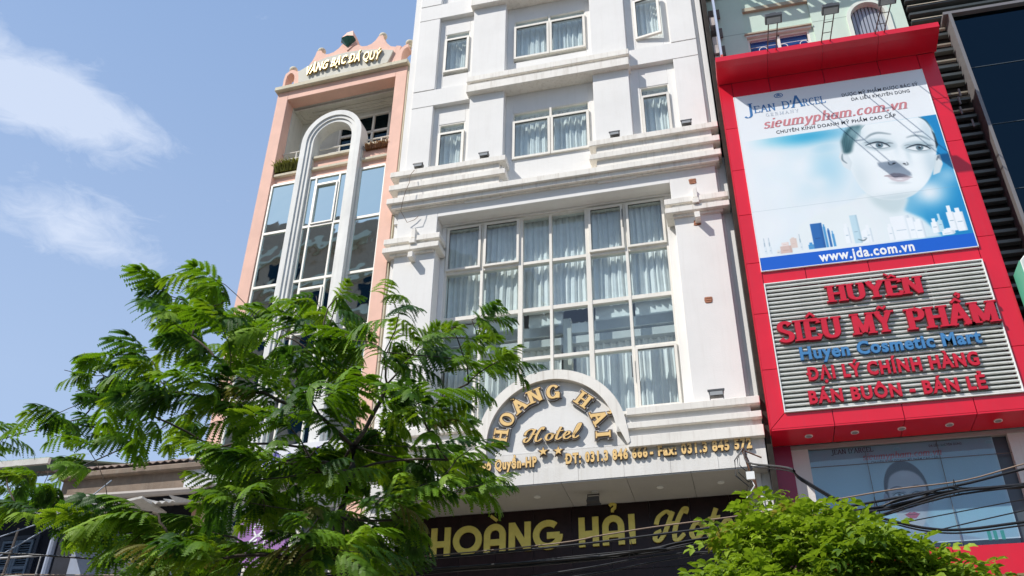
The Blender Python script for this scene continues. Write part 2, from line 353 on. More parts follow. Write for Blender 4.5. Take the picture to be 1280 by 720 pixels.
# stroke font with serifs: every stroke a ribbon, thick when it runs down, thin when it runs across
def arc(cx, cy, rx, ry, a0, a1, n=14): return [(cx + rx * math.cos(R(a0 + (a1 - a0) * i / n)), cy + ry * math.sin(R(a0 + (a1 - a0) * i / n))) for i in range(n + 1)]
G = {
 'H': (0.92, [[(.18, 0), (.18, 1)], [(.74, 0), (.74, 1)], [(.18, .5), (.74, .5)]], [(.18, 0), (.18, 1), (.74, 0), (.74, 1)]),
 'I': (0.46, [[(.23, 0), (.23, 1)]], [(.23, 0), (.23, 1)]),
 'N': (0.95, [[(.17, 0), (.17, 1), ], [(.17, .98), (.76, .02)], [(.76, 0), (.76, 1)]], [(.17, 0), (.17, 1), (.76, 1)]),
 'U': (0.92, [[(.18, 1), (.18, .32)] + arc(.46, .32, .28, .27, 180, 360, 12)[1:] + [(.74, 1)]], [(.18, 1), (.74, 1)]),
 'Y': (0.90, [[(.12, 1), (.45, .45), (.45, 0)], [(.78, 1), (.45, .45)]], [(.12, 1), (.78, 1), (.45, 0)]),
 'E': (0.80, [[(.18, 0), (.18, 1)], [(.18, .95), (.68, .95), (.70, .78)], [(.18, .52), (.56, .52)], [(.18, .05), (.68, .05), (.72, .24)]], [(.18, 0), (.18, 1)]),
 'L': (0.76, [[(.18, 0), (.18, 1)], [(.18, .05), (.66, .05), (.70, .26)]], [(.18, 1), (.18, 0)]),
 'S': (0.74, [arc(.37, .745, .235, .21, 20, 250, 12) + arc(.37, .26, .26, .215, 80, -160, 14)], []),
 'M': (1.12, [[(.17, 0), (.17, 1)], [(.17, .98), (.55, .1)], [(.55, .1), (.93, .98)], [(.93, 0), (.93, 1)]], [(.17, 0), (.17, 1), (.93, 0), (.93, 1)]),
 'P': (0.80, [[(.18, 0), (.18, 1)], [(.18, .95), (.42, .95)] + arc(.42, .72, .24, .23, 90, -90, 12) + [(.18, .49)]], [(.18, 0), (.18, 1)]),
 'R': (0.86, [[(.18, 0), (.18, 1)], [(.18, .95), (.42, .95)] + arc(.42, .72, .22, .23, 90, -90, 12) + [(.18, .49)], [(.42, .48), (.74, .02)]], [(.18, 0), (.18, 1), (.74, 0)]),
 'A': (0.92, [[(.12, 0), (.46, 1)], [(.80, 0), (.46, 1)], [(.24, .36), (.68, .36)]], [(.12, 0), (.80, 0)]),
 'O': (0.94, [arc(.47, .5, .34, .46, 0, 360, 24)], []),
 'G': (0.92, [arc(.48, .5, .34, .46, 42, 352, 20) , [(.82, .02), (.82, .42)], [(.60, .42), (.88, .42)]], []),
 'C': (0.84, [arc(.48, .5, .34, .46, 45, 315, 18)], []),
 'D': (0.92, [[(.18, 0), (.18, 1)], [(.18, .95), (.42, .95)] + arc(.42, .5, .36, .45, 90, -90, 14) + [(.18, .05)]], [(.18, 0), (.18, 1)]),
 'J': (0.62, [[(.42, 1), (.42, .12)] + arc(.22, .05, .20, .26, 10, -150, 8)], [(.42, 1)]),
 "'": (0.30, [[(.15, 1.0), (.12, .72)]], []), ' ': (0.42, [], []), '-': (0.55, [[(.1, .45), (.45, .45)]], []),
 # lower case (italic serif)
 's': (0.50, [arc(.25, .50, .15, .14, 20, 250, 8) + arc(.25, .20, .17, .15, 80, -160, 8)], []),
 'i': (0.32, [[(.16, 0), (.16, .66)], [(.16, .86), (.16, .98)]], [(.16, 0)]),
 'e': (0.56, [[(.09, .36), (.46, .36)] + arc(.27, .34, .19, .30, 8, 320, 14)], []),
 'u': (0.66, [[(.15, .66), (.15, .2)] + arc(.32, .2, .17, .17, 180, 360, 8)[1:] , [(.50, 0), (.50, .66)]], [(.50, 0)]),
 'm': (0.98, [[(.14, 0), (.14, .66)], [(.14, .5)] + arc(.30, .46, .16, .18, 150, 0, 8) + [(.47, 0)], [(.47, .5)] + arc(.64, .46, .17, .18, 150, 0, 8) + [(.81, 0)]], [(.14, 0), (.47, 0), (.81, 0)]),
 'y': (0.58, [[(.08, .66), (.30, .05)], [(.52, .66), (.24, -.18), (.06, -.24)]], []),
 'p': (0.66, [[(.15, -.28), (.15, .66)], arc(.34, .33, .19, .30, 160, -160, 14)], [(.15, -.28)]),
 'h': (0.66, [[(.15, 0), (.15, 1)], [(.15, .45)] + arc(.33, .46, .18, .18, 150, 0, 8) + [(.51, 0)]], [(.15, 0), (.51, 0)]),
 'a': (0.60, [arc(.27, .31, .18, .29, 20, 360, 14), [(.47, 0), (.47, .64)]], [(.47, 0)]),
 'c': (0.52, [arc(.28, .33, .19, .30, 50, 320, 12)], []),
 'o': (0.60, [arc(.30, .33, .20, .30, 0, 360, 16)], []),
 'v': (0.56, [[(.08, .66), (.28, .02)], [(.28, .02), (.50, .66)]], []),
 'n': (0.68, [[(.15, 0), (.15, .66)], [(.15, .48)] + arc(.34, .46, .18, .18, 150, 0, 8) + [(.52, 0)]], [(.15, 0), (.52, 0)]),
 '.': (0.30, [[(.15, 0), (.15, .14)]], []),
}
ACC = {  # accents relative to (centre x, top)
 'grave': [[(-.16, .30), (.06, .12)]], 'acute': [[(.16, .30), (-.06, .12)]], 'circ': [[(-.20, .10), (0, .28), (.20, .10)]],
 'tilde': [[(-.22, .12), (-.10, .22), (.08, .12), (.22, .24)]],
 'hook': [[(-.10, .34), (0, .42), (.10, .36), (.08, .26), (0, .20), (0, .12)]],
 'circhook': [[(-.20, .08), (0, .24), (.20, .08)], [(.04, .42), (.12, .50), (.22, .44), (.19, .35), (.12, .29)]],
 'circgrave': [[(-.20, .08), (0, .24), (.20, .08)], [(-.34, .36), (-.16, .24)]],
 'dot': [[(-.01, -.20), (-.01, -.34)]] }
VN = {'À': ('A', 'grave'), 'Ả': ('A', 'hook'), 'Ề': ('E', 'circgrave'), 'Ê': ('E', 'circ'), 'Ỹ': ('Y', 'tilde'), 'Ẩ': ('A', 'circhook')}
def ribbon(pts, wf, layer):
    n = len(pts); L_, R_ = [], []
    closed = math.dist(pts[0], pts[-1]) < 1e-6 and n > 3
    for i in range(n):
        if closed: a, b = pts[(i - 1) % (n - 1)], pts[(i + 1) % (n - 1)]
        else: a, b = pts[max(i - 1, 0)], pts[min(i + 1, n - 1)]
        dx, dy = b[0] - a[0], b[1] - a[1]; l = math.hypot(dx, dy) or 1e-9; dx /= l; dy /= l
        m_ = 1.0
        if 0 < i < n - 1 or closed:
            p = pts[(i - 1) % (n - 1)] if closed and i == 0 else pts[max(i - 1, 0)]; q = pts[i]
            ex, ey = q[0] - p[0], q[1] - p[1]; el = math.hypot(ex, ey) or 1e-9
            m_ = 1 / max(0.5, abs((ex * dx + ey * dy) / el))
        w = wf(dx, dy, i / (n - 1)) * 0.5 * m_
        L_.append((pts[i][0] - dy * w, pts[i][1] + dx * w)); R_.append((pts[i][0] + dy * w, pts[i][1] - dx * w))
    vs = L_ + R_; fs = [(i, n + i, n + i + 1, i + 1) for i in range(n - 1)]
    bd = [(i + 1, i) for i in range(n - 1)] + [(n + i, n + i + 1) for i in range(n - 1)]
    if not closed: bd += [(0, n), (2 * n - 1, n - 1)]
    return (vs, fs, bd, layer)
def sfont(ch, thick=.20, thin=.09, ser=.13, st=.07, grow=0.0):
    base, acc = VN.get(ch, (ch, None)); adv, strokes, serifs = G[base]
    if thick > .24: adv_s = 1.0
    wf = lambda dx, dy, t: thin + (thick - thin) * min(1, abs(dy) ** 1.4) + grow
    cw = lambda dx, dy, t: .10 + grow
    ps = [ribbon(s_, wf, i) for i, s_ in enumerate(strokes)]
    top = 1.0
    for j, (x, y) in enumerate(serifs):
        yy = y + st / 2 if y <= 0 else y - st / 2
        h = thick / 2 + ser; ps.append(ribbon([(x - h - grow / 2, yy), (x + h + grow / 2, yy)], lambda a, b, t: st + grow, len(strokes) + j))
    if acc:
        for j, s_ in enumerate(ACC[acc]): ps.append(ribbon([(adv / 2 + x, top + y) for x, y in s_], cw, len(strokes) + len(serifs) + j))
    return ps, adv
DECO = {  # geometric fat sans of the canopy sign
 'H': (0.84, [[(.18, 0), (.18, 1)], [(.66, 0), (.66, 1)], [(.18, .42), (.66, .42)]]),
 'O': (1.06, [arc(.53, .5, .40, .40, 0, 360, 32)]),
 'A': (0.86, [[(.16, 0), (.16, .62)] + arc(.43, .62, .27, .28, 180, 0, 14)[1:-1] + [(.70, .62), (.70, 0)], [(.16, .36), (.70, .36)]]),
 'N': (0.86, [[(.16, 0), (.16, 1)], [(.17, .95), (.69, .05)], [(.70, 0), (.70, 1)]]),
 'G': (1.04, [arc(.53, .5, .40, .40, 50, 360, 28), [(.50, .47), (.93, .47)]]),
 'I': (0.42, [[(.21, 0), (.21, 1)]]), ' ': (0.40, [])}
def dfont(ch, grow=0.0):
    base, acc = VN.get(ch, (ch, None)); adv, st = DECO[base]
    ps = [ribbon(s_, lambda dx, dy, t: .215 + grow, i) for i, s_ in enumerate(st)]
    if acc: ps += [ribbon([(adv / 2 + x, 1 + y) for x, y in s_], lambda a, b, t: .10, 6 + i) for i, s_ in enumerate(ACC[acc])]
    return ps, adv
def spline(pts, n=6):
    out = []
    for i in range(len(pts) - 1):
        p0 = pts[max(i - 1, 0)]; p1 = pts[i]; p2 = pts[i + 1]; p3 = pts[min(i + 2, len(pts) - 1)]
        for k in range(n):
            t = k / n
            out.append(tuple(0.5 * ((2 * p1[a]) + (-p0[a] + p2[a]) * t + (2 * p0[a] - 5 * p1[a] + 4 * p2[a] - p3[a]) * t * t + (-p0[a] + 3 * p1[a] - 3 * p2[a] + p3[a]) * t ** 3) for a in (0, 1)))
    out.append(tuple(pts[-1])); return out
SCRIPT = {
 'H': (1.30, [[(.02, .55), (.10, .80), (.36, .96), (.56, .86), (.62, .94)], [(.62, .94), (.50, .60), (.38, .25), (.20, .02), (.04, .08), (.06, .26), (.24, .34)],
              [(1.10, .86), (1.14, 1.00), (1.02, 1.0), (.86, .70), (.76, .30), (.80, .04), (.95, .03), (1.14, .20)], [(.40, .48), (.62, .56), (.86, .54)]]),
 'o': (0.62, [[(.40, .52), (.18, .46), (.10, .20), (.24, .02), (.44, .12), (.50, .36), (.38, .52), (.50, .40), (.66, .42)]]),
 't': (0.50, [[(.34, .95), (.20, .50), (.14, .14), (.26, .02), (.46, .18)], [(.06, .62), (.52, .66)]]),
 'e': (0.58, [[(.12, .24), (.36, .34), (.40, .50), (.24, .54), (.10, .30), (.16, .06), (.34, .02), (.56, .20)]]),
 'l': (0.48, [[(.10, .24), (.36, .66), (.46, 1.02), (.34, 1.04), (.20, .60), (.12, .18), (.24, .02), (.46, .18)]])}
def scfont(ch, grow=0.0, th=.15, tn=.05):
    adv, st = SCRIPT[ch]
    wf = lambda dx, dy, t: (tn + (th - tn) * abs(dy) ** 2) + grow
    return [ribbon(spline(s_), wf, i) for i, s_ in enumerate(st)], adv
def piece_add(mb, ps, mp, yb, yf, mf, ms, step=0.0006):
    for vs, fs, bd, lay in ps:
        y = yf - step * lay; n = len(vs); m2 = [mp(*v) for v in vs]
        mb.add([(x, y, z) for x, z in m2], fs, mf)
        mb.add([(x, y, z) for x, z in m2] + [(x, yb, z) for x, z in m2], [(a, b, n + b, n + a) for a, b in bd], ms)
def layout(text, font, x0, x1, base, h, slant=0.0, gap=0.0):
    """ yields (char, pieces-map) fitting text between x0 and x1 """
    adv = [font(c)[1] + gap for c in text]; tot = sum(adv) - gap; sx = (x1 - x0) / (tot)
    px = 0; out = []
    for c, a in zip(text, adv):
        def mp(u, v, px=px): return (x0 + (px + u) * sx + slant * v * h, base + v * h)
        out.append((c, mp)); px += a
    return out
def letters(text, fonts, x0, x1, base, h, parent, y_wall, y_front, layers, slant=0.0, gap=0.0, joined=None, name='letter', step=0.0006):
    """ layers: list of (font, mat_front, mat_side, y_front) drawn on top of each other """
    f0 = layers[-1][0]; mats = []
    for l in layers:
        for m_ in (l[1], l[2]):
            if m_ not in mats: mats.append(m_)
    big = MB(); n = 0
    for c, mp in layout(text, f0, x0, x1, base, h, slant, gap):
        if c == ' ': continue
        mb = big if joined else MB(); yb = y_wall
        for font, mf, ms, yf in layers:
            piece_add(mb, font(c)[0], mp, yb, yf, mats.index(mf), mats.index(ms), step); yb = yf - 0.0005
        if not joined: mb.build(name, mats, parent)
    if joined: return big.build(joined, mats, parent)
# ------------------------------------------------------------------ ground, road, pavements
ASPH = mat('asphalt', (0.07, 0.065, 0.058), 0.9, var=0.2, vscale=2, bump=0.5, bscale=80)
PAVE = mat('paving', (0.34, 0.29, 0.22), 0.85, var=0.15, vscale=2, bump=0.3)
tag(MB().box(-300, 300, -300, 300, -0.30, -0.02).build('ground', mat('bare_ground', (0.20, 0.18, 0.15), 0.95, var=.2)), kind='structure')
tag(MB().box(-120, 120, -3.0, 8.2, -0.01, 0.0).build('road', ASPH), kind='structure')
tag(MB().box(-120, 120, 8.2, 14.6, -0.015, 0.14).build('pavement', PAVE), kind='structure')
tag(MB().box(-120, 120, -7.5, -3.0, -0.015, 0.14).build('pavement', PAVE), kind='structure')

# true position of a feature measured on the front plane when it really lies y behind it (camera at 0,0,1.6 / plane at 14)
def tu(u, y, piv=0.5): return (u + piv) * (14 + y) / 14 - piv
def tz(z, y): return 1.6 + (z - 1.6) * (14 + y) / 14

# ================================================================== HOTEL
HS = 1.03                                   # the hotel stands a little behind the red cladding
HL = (0.5 * HS, 14.0 * HS, 1.6 - 1.6 * HS)
hotel = thing('hotel_building', 'white plastered hotel with stepped ledges, curtained windows and a tall gridded window wall', 'building', HL, R(-0.9))
hotel.scale = (HS,) * 3
HM = [WHITE, GROOVE]
def wall_with_hole(mb, x0, x1, z0, z1, y0, y1, hx0, hx1, hz0, hz1, mi=0):
    mb.box(x0, hx0, y0, y1, z0, z1, mi); mb.box(hx1, x1, y0, y1, z0, z1, mi)
    mb.box(hx0, hx1, y0, y1, z0, hz0, mi); mb.box(hx0, hx1, y0, y1, hz1, z1, mi)
PITCH = 2.80; NST = 3
# window table: (x0, x1, z0, z1) for storey 0
UW = {'nl': (-5.60, -5.02, 14.22, 15.56), 'big': (-3.98, -2.37, 14.24, 15.54), 'nr': (-1.31, -0.73, 14.30, 15.66)}
core = MB()
core.box(-6.44, -6.14, 0.62, 14.0, 0.14, 22.6); core.box(-0.20, 0.15, 0.62, 14.0, 0.14, 22.6)
core.box(-6.44, 0.15, 13.7, 14.0, 0.14, 22.6); core.box(-6.40, 0.11, 0.60, 13.9, 22.4, 22.7)
for z in (7.45, 10.2, 13.2, 16.2, 19.0, 21.8): core.box(-6.1, -0.25, 0.62, 13.6, z, z + 0.15)
core.box(-6.14, -0.20, 3.2, 3.3, 7.6, 22.3)
core.build('shell', ROOM, hotel)
w = MB(); gv = MB()
zb = 13.40
for k in range(NST):
    o = k * PITCH; r0 = (13.5 if k == 0 else 16.68 + (k - 1) * PITCH); r1 = 16.18 + o; b1 = 16.67 + o
    # outer pilasters
    w.box(-6.27, -5.77, 0.0, 0.62, r0, r1 - .008); w.box(-0.58, -0.06, 0.0, 0.62, r0 + .14 * (k > 0), r1 + .14)
    gv.box(-6.26, -5.78, 0.012, 0.5, r1 - .008, r1 + .004); gv.box(-0.57, -0.07, 0.012, 0.5, r1 + .14, r1 + .152)
    # bands between storeys
    w.box(-6.27, -4.93, 0.0, 0.62, r1 + .004, b1 - .008); gv.box(-6.26, -5.78, 0.012, 0.5, b1 - .008, b1)
    w.box(-1.51, -0.06, 0.0, 0.62, r1 + .152, b1 + .132); gv.box(-0.57, -0.07, 0.012, 0.5, b1 + .132, b1 + .14)
    # recess walls with window openings
    for key, X0, X1, yd, zz0, zz1 in (('nl', -5.77, -4.93, .11, r0, r1 + .004), ('nr', -1.51, -0.58, .11, r0 + .14 * (k > 0), r1 + .152), ('big', -4.17, -2.26, .16, r0 - .2, 16.62 + o)):
        a, b, c, d = UW[key]; hx0, hx1, hz0, hz1 = tu(a, yd), tu(b, yd), tz(c + o, yd), tz(d + o, yd)
        wall_with_hole(w, X0, X1, zz0, zz1, yd, 0.60, hx0, hx1, hz0, hz1)
w.box(-6.44, -6.27, 0.07, 0.615, 13.1, 22.5)
w.box(-0.06, 0.015, 0.10, 0.615, 0.2, 22.5); w.box(0.015, 0.12, 0.04, 0.615, 13.6, 22.5); w.box(0.015, 0.15, 0.12, 0.61, 0.2, 13.6)
w.box(-4.93, -4.17, -0.04, 0.615, 13.3, 22.5); w.box(-2.26, -1.51, -0.04, 0.615, 13.3, 22.5)
w.box(-6.44, 0.12, -0.06, 0.7, 22.5, 22.95)
gv.build('groove', GROOVE, hotel)
w.build('wall', HM, hotel, bevel=0.006)

def ledge(boards, fills, ends=None, name='ledge'):
    mb = MB()
    for b in boards: mb.box(*b)
    for b in fills: mb.box(*b)
    return mb.build(name, TRIM, hotel, bevel=0.006)
def fz(z, d): return 1.6 + (z - 1.6) * (14 - d) / 14
# ledges under the central windows, one per storey
for k in range(3):
    o = k * PITCH
    a = MB()
    a.box(-4.99, -1.46, -0.155, 0.16, fz(16.71 + o, .15), fz(16.87 + o, .15))
    a.box(-4.92, -1.52, -0.10, 0.15, fz(16.60 + o, .15), fz(16.71 + o, .15))
    a.box(-4.98, -1.47, -0.175, 0.16, fz(16.39 + o, .16), fz(16.60 + o, .15) - .002)
    a.build('ledge', TRIM, hotel, bevel=0.008)
# stepped ledges over the window wall
def group(x0, x1, lft, rgt):
    for zt, zb_ in ((14.44, 14.30), (14.09, 13.95)):
        a = MB(); a.box(x0, x1, -0.18, 0.30, fz(zb_, .18), fz(zt, .18)); a.build('ledge', TRIM, hotel, bevel=0.008)
    a = MB(); a.box(x0 + lft, x1 - rgt, -0.11, 0.05, 13.42, fz(14.30, .18)); a.build('ledge_backing', TRIM, hotel)
group(-6.52, -4.07, .18, .14); group(-2.38, 0.12, .14, .14)
a = MB(); a.box(-6.54, 0.11, -0.18, 0.2, fz(13.60, .18), fz(13.74, .18)); a.build('ledge', TRIM, hotel, bevel=0.008)
a = MB(); a.box(-6.45, 0.05, -0.12, 0.18, fz(13.47, .14), fz(13.60, .18) - .002); a.box(-6.38, 0.0, -0.05, 0.17, 13.33, fz(13.47, .14) - .002); a.build('ledge_moulding', TRIM, hotel)

# ---- window wall storeys
YW = 0.40
w = MB()
w.box(-6.33, -5.49, 0.0, 0.62, 12.2, 13.40); w.box(-0.90, -0.04, 0.0, 0.62, 12.2, 13.40); w.box(-5.49, -0.90, 0.0, 0.62, 13.08, 13.40)
w.box(-6.33, -5.49, 0.0, 0.62, 8.3, 12.2); w.box(-0.88, -0.04, 0.0, 0.62, 8.3, 12.2)
w.box(-6.44, -6.33, 0.12, 0.62, 0.2, 13.1)
w.box(-5.49, tu(-5.26, YW), YW - .08, 0.62, 8.3, 13.08); w.box(tu(-1.03, YW), -0.88, YW - .08, 0.62, 8.3, 13.08)
w.box(-5.49, -0.90, YW - .10, 0.62, tz(12.72, YW), 13.08)
w.build('wall', HM, hotel, bevel=0.006)
def capital(x0, x1, kx):
    for zt, zb_, d in ((12.70, 12.57, .10), (12.49, 12.37, .13)):
        a = MB(); a.box(x0, x1, -d, 0.3, fz(zb_, d), fz(zt, d)); a.build('capital_board', TRIM, hotel, bevel=0.007)
    a = MB(); a.box(x0 + .13, x1 - .13, -0.05, 0.05, 12.22, 12.60); a.build('capital_backing', TRIM, hotel)
    a = MB(); a.box(kx - .05, kx + .05, -0.20, 0.05, 12.04, 12.17); a.build('keystone', TRIM, hotel, bevel=0.005)
    a = MB(); a.box(kx - .06, kx + .06, -0.17, 0.05, 12.40, 12.53 - .02); a.build('bracket', TRIM, hotel, bevel=0.005)
    a = MB(); a.box(kx - .04, kx + .04, -0.13, 0.05, 12.55, 12.78); a.build('bracket', TRIM, hotel, bevel=0.005)
capital(-6.54, -5.38, -5.92); capital(-1.03, 0.13, -0.46)
for (x, z) in ((-0.48, 13.03), (-0.48, 12.06), (-0.45, 10.39)):
    a = MB(); pts = []
    rr = random.Random(int(z * 10))
    for i in range(10):
        t = 2 * math.pi * i / 10; q = max(abs(math.cos(t)), abs(math.sin(t)))
        pts.append((x + .068 / q * math.cos(t) * rr.uniform(.85, 1.05), z + .075 / q * math.sin(t) * rr.uniform(.8, 1.05)))
    a.prism(pts, -0.006, 0.01, 0)
    for j in range(3): a.box(x - .05, x + .05, -0.012, 0.0, z - .055 + j * .04, z - .025 + j * .04, 0)
    a.build('brick', BRICKM, hotel)

# ---- windows: frames, panes and curtains
CURTAINS = {}
def curtain_mesh(wd, ht, seed):
    k = (round(wd, 2), round(ht, 2), seed)
    if k in CURTAINS: return CURTAINS[k]
    rr = random.Random(seed); nx = max(20, int(wd / 0.014)); nz = 6; vs = []; fs = []
    ph = [rr.uniform(0, 6.28) for _ in range(6)]
    for j in range(nz + 1):
        z = ht * j / nz; g = 0.75 + .25 * (1 - j / nz)
        for i in range(nx + 1):
            x = wd * i / nx
            y = .028 * math.sin(x * 52 + ph[0] + 1.2 * math.sin(x * 7 + ph[1])) + .016 * math.sin(x * 96 + ph[2]) + .014 * math.sin(x * 17 + ph[3] + z * .7)
            vs.append((x + .01 * math.sin(z * 2 + ph[4] + x * 9), y * g, z))
    for j in range(nz):
        for i in range(nx):
            a = j * (nx + 1) + i; fs.append((a, a + 1, a + nx + 2, a + nx + 1))
    me = bpy.data.meshes.new('curtain'); me.from_pydata(vs, [], fs); me.materials.append(CURT)
    me.polygons.foreach_set('use_smooth', [True] * len(fs)); CURTAINS[k] = me; return me
def frame_rect(mb, x0, x1, z0, z1, y0, y1, t, mi=0):
    mb.box(x0, x0 + t, y0, y1, z0, z1, mi); mb.box(x1 - t, x1, y0, y1, z0, z1, mi)
    mb.box(x0 + t, x1 - t, y0, y1, z0, z0 + t, mi); mb.box(x0 + t, x1 - t, y0, y1, z1 - t, z1, mi)
def pane(parent, x0, x1, z0, z1, y, m=GLASS, name='pane'):
    return MB().box(x0, x1, y, y + .006, z0, z1).build(name, m, parent)
def sash(parent, x0, x1, z0, z1, y, t=.05, m=GLASS):
    mb = MB(); frame_rect(mb, x0, x1, z0, z1, y - .03, y + .03, t); frame_rect(mb, x0 + t, x1 - t, z0 + t, z1 - t, y - .012, y + .012, .007, 1)
    f = mb.build('window_frame', [FRAME, GASK], parent, bevel=0.0)
    p = pane(None, x0 + t, x1 - t, z0 + t, z1 - t, y - .003, m); p.parent = f
    return f
def upper_window(a, b, c, d, yd, two, opened=False):
    x0, x1, z0, z1 = tu(a, yd), tu(b, yd), tz(c, yd), tz(d, yd); y = yd + .03
    zt = z1 - .27
    mb = MB(); frame_rect(mb, x0 - .002, x1 + .002, z0 - .002, z1 + .002, y - .02, y + .06, .028)
    mb.box(x0, x1, y - .02, y + .05, zt - .018, zt + .018)
    if two: mx = (x0 + x1) / 2; mb.box(mx - .022, mx + .022, y - .035, y + .05, z0, z1)
    f = mb.build('window_frame', FRAME, hotel)
    xs = [(x0, x1)] if not two else [(x0, (x0 + x1) / 2), ((x0 + x1) / 2, x1)]
    for p, q in xs:
        pp = pane(None, p + .03, q - .02, zt + .018, z1 - .028, y + .02); pp.parent = f
        s = sash(hotel, p + .006, q - .006, z0 + .004, zt - .006, y - .045, .052)
        if opened:
            s.location = (p, y - .05, z0); s.rotation_euler = (0, 0, R(-9))
            for o_ in [s] + list(s.children):
                if o_ is s: o_.data.transform(Matrix.Translation((-p, -(y - .05), -z0)))
                else: o_.data.transform(Matrix.Translation((-p, -(y - .05), -z0)))
    wd = x1 - x0 + .1; c_ = inst('curtain', curtain_mesh(wd, z1 - z0 + .2, int(a * 10) % 5), hotel, (x0 - .05, yd + .17, z0 - .1))
for k in range(NST):
    o = k * PITCH + (0.08 if k == 1 else 0.06 if k == 2 else 0)
    a, b, c, d = UW['nl']; upper_window(a, b, c + o, d + o, .11, False)
    a, b, c, d = UW['nr']; upper_window(a, b, c + o - (.13 if k == 1 else 0), d + o, .11, False, opened=(k == 1))
    a, b, c, d = UW['big']; upper_window(a, b, c + o, d + o, .16, True)
# the big grid: columns (apparent) and rows
gx = [-5.26, -4.52, -3.77, -3.20, -2.50, -1.79, -1.03]
gz = [8.40, 9.60, 10.60, 11.63, 12.72]
GX = [tu(v, YW) for v in gx]; GZ = [tz(v, YW) for v in gz]
grid = MB()
for i, x in enumerate(GX):
    t = .042 if i in (0, 2, 4, 6) else .026
    grid.box(x - t, x + t, YW - .06, YW + .08, GZ[0], GZ[-1] - .003)
for j, z in enumerate(GZ[:-1]):
    t = .040 if j in (2,) else .030
    grid.box(GX[0] + .03, GX[-1] - .03, YW - .05, YW + .07, z - t, z + t)
grid.box(GX[0], GX[-1], YW - .055, YW + .07, GZ[-1] - .05, GZ[-1])
grid.build('window_grid', FRAME, hotel)
for i in range(6):
    for j in range(4):
        x0, x1, z0, z1 = GX[i] + .03, GX[i + 1] - .03, GZ[j] + .03, GZ[j + 1] - .03
        if (j == 3 and i in (0, 1, 4, 5)) or (j == 0 and i in (0, 5)): sash(hotel, x0 + .002, x1 - .002, z0, z1 - (.02 if j == 3 else 0), YW - .07, .045)
        else: pane(hotel, x0, x1, z0, z1, YW)
# gate-like casement stays on the two open sashes
for x in (GX[5] - .035,):
    for z in (GZ[4] - .62, GZ[1] - .62): MB().box(x - .008, x + .008, YW - .13, YW - .11, z, z + .42).build('handle', LAMPB, hotel)
# inside: curtains upstairs, white pelmet and ceiling beam downstairs, a middle column
for (x0, x1) in ((GX[0], GX[2]), (GX[2], GX[4]), (GX[4], GX[6])):
    inst('curtain', curtain_mesh(x1 - x0, 2.35, int(x0 * 7) % 9), hotel, (x0, YW + .15, GZ[2] + .02))
a = MB(); a.box(GX[0] - .2, GX[-1] + .2, YW + .205, YW + .25, 11.62 - .03, 11.62 + .03); a.box(GX[0] - .2, GX[-1] + .2, .62, 3.2, 10.42, 10.62); a.build('inner_rail', PELM, hotel)
a = MB()
for (x0, x1) in ((GX[0], GX[2] - .02), (GX[2] + .1, GX[3] + .16), (GX[4] + .05, GX[5] - .03), (GX[5] + .05, GX[6])): a.box(x0, x1, YW + .22, YW + .28, GZ[2] - .44, GZ[2] + .16)
a.build('pelmet', PELM, hotel)
MB().box(GX[0] - .3, GX[-1] + .3, 1.25, 1.30, 7.7, 10.40).build('brightening_backing', PELM, hotel)  # pale board added behind the glass so the lower panes look less dark
a = MB(); a.box(GX[3] + .17, GX[3] + .32, YW + .15, YW + .33, 8.3, 10.7); a.build('inner_column', CREAM, hotel)
for (x0, x1, s) in ((GX[0], GX[1] + .5, 1), (GX[1] + .3, GX[3] + .1, 2), (GX[3] + .35, GX[4] + .1, 3), (GX[4], GX[6], 4)):
    inst('curtain', curtain_mesh(x1 - x0, 2.22, s), hotel, (x0, YW + .36, GZ[0] - .1))

# ---- fascia with the arched panel and stepped sill boards
YF = -0.14
def fa(u, z): return (tu(u, YF), tz(z, YF))
facia = MB()
x0, _ = fa(-6.46, 0); x1, _ = fa(0.14, 0); zlo = tz(7.32, YF); zhi = tz(7.84, YF)
# face tiles of the fascia
nt = 9
for i in range(nt):
    a = x0 + (x1 - x0) * i / nt; b = x0 + (x1 - x0) * (i + 1) / nt
    MB().box(a + .002, b - .002, YF, 0.0, zlo, zlo + .26).build('tile', WHITE2, hotel)
facia.box(x0, x1, YF + .006, 0.30, zlo + .262, tz(8.10, YF)); facia.box(x0, x1, YF + .02, .30, zlo + .02, zlo + .262)
facia.box(x0 + .1, x1 - .14, 0.02, 0.40, tz(8.10, YF), 8.35)
facia.build('fascia', WHITE2, hotel)
CX, CZ, RO, RI = tu(-3.22, YF), tz(8.04, YF), 1.245, 1.075
def arcpts(r, n=40, base=None): return [(CX + r * math.cos(math.pi * i / n), CZ + r * math.sin(math.pi * i / n)) for i in range(n + 1)]
zb0 = tz(7.86, YF)
pan = [(CX - RO, zb0)] + arcpts(RO)[::-1] + [(CX + RO, zb0)]
a = MB(); a.prism(pan[::-1], YF + .004, YF + .24); a.build('arch_panel', WHITE, hotel)
a = MB(); a.ring([(CX + RO + .003, tz(8.16, YF))] + arcpts(RO + .003) + [(CX - RO - .003, zb0)], [(CX + RI + .02, tz(8.14, YF))] + arcpts(RI) + [(CX - RI, zb0)], YF - .11, YF + .20)
ring = a.build('arch_rim', TRIM, hotel, bevel=0.0)
a = MB(); a.prism([(CX + RI + .02, tz(8.16, YF)), (CX + RO + .003, tz(8.16, YF)), (CX + RO + .04, tz(7.86, YF)), (CX + RO - .0, tz(7.82, YF))], YF - .112, YF + .1); a.build('arch_rim', TRIM, hotel)
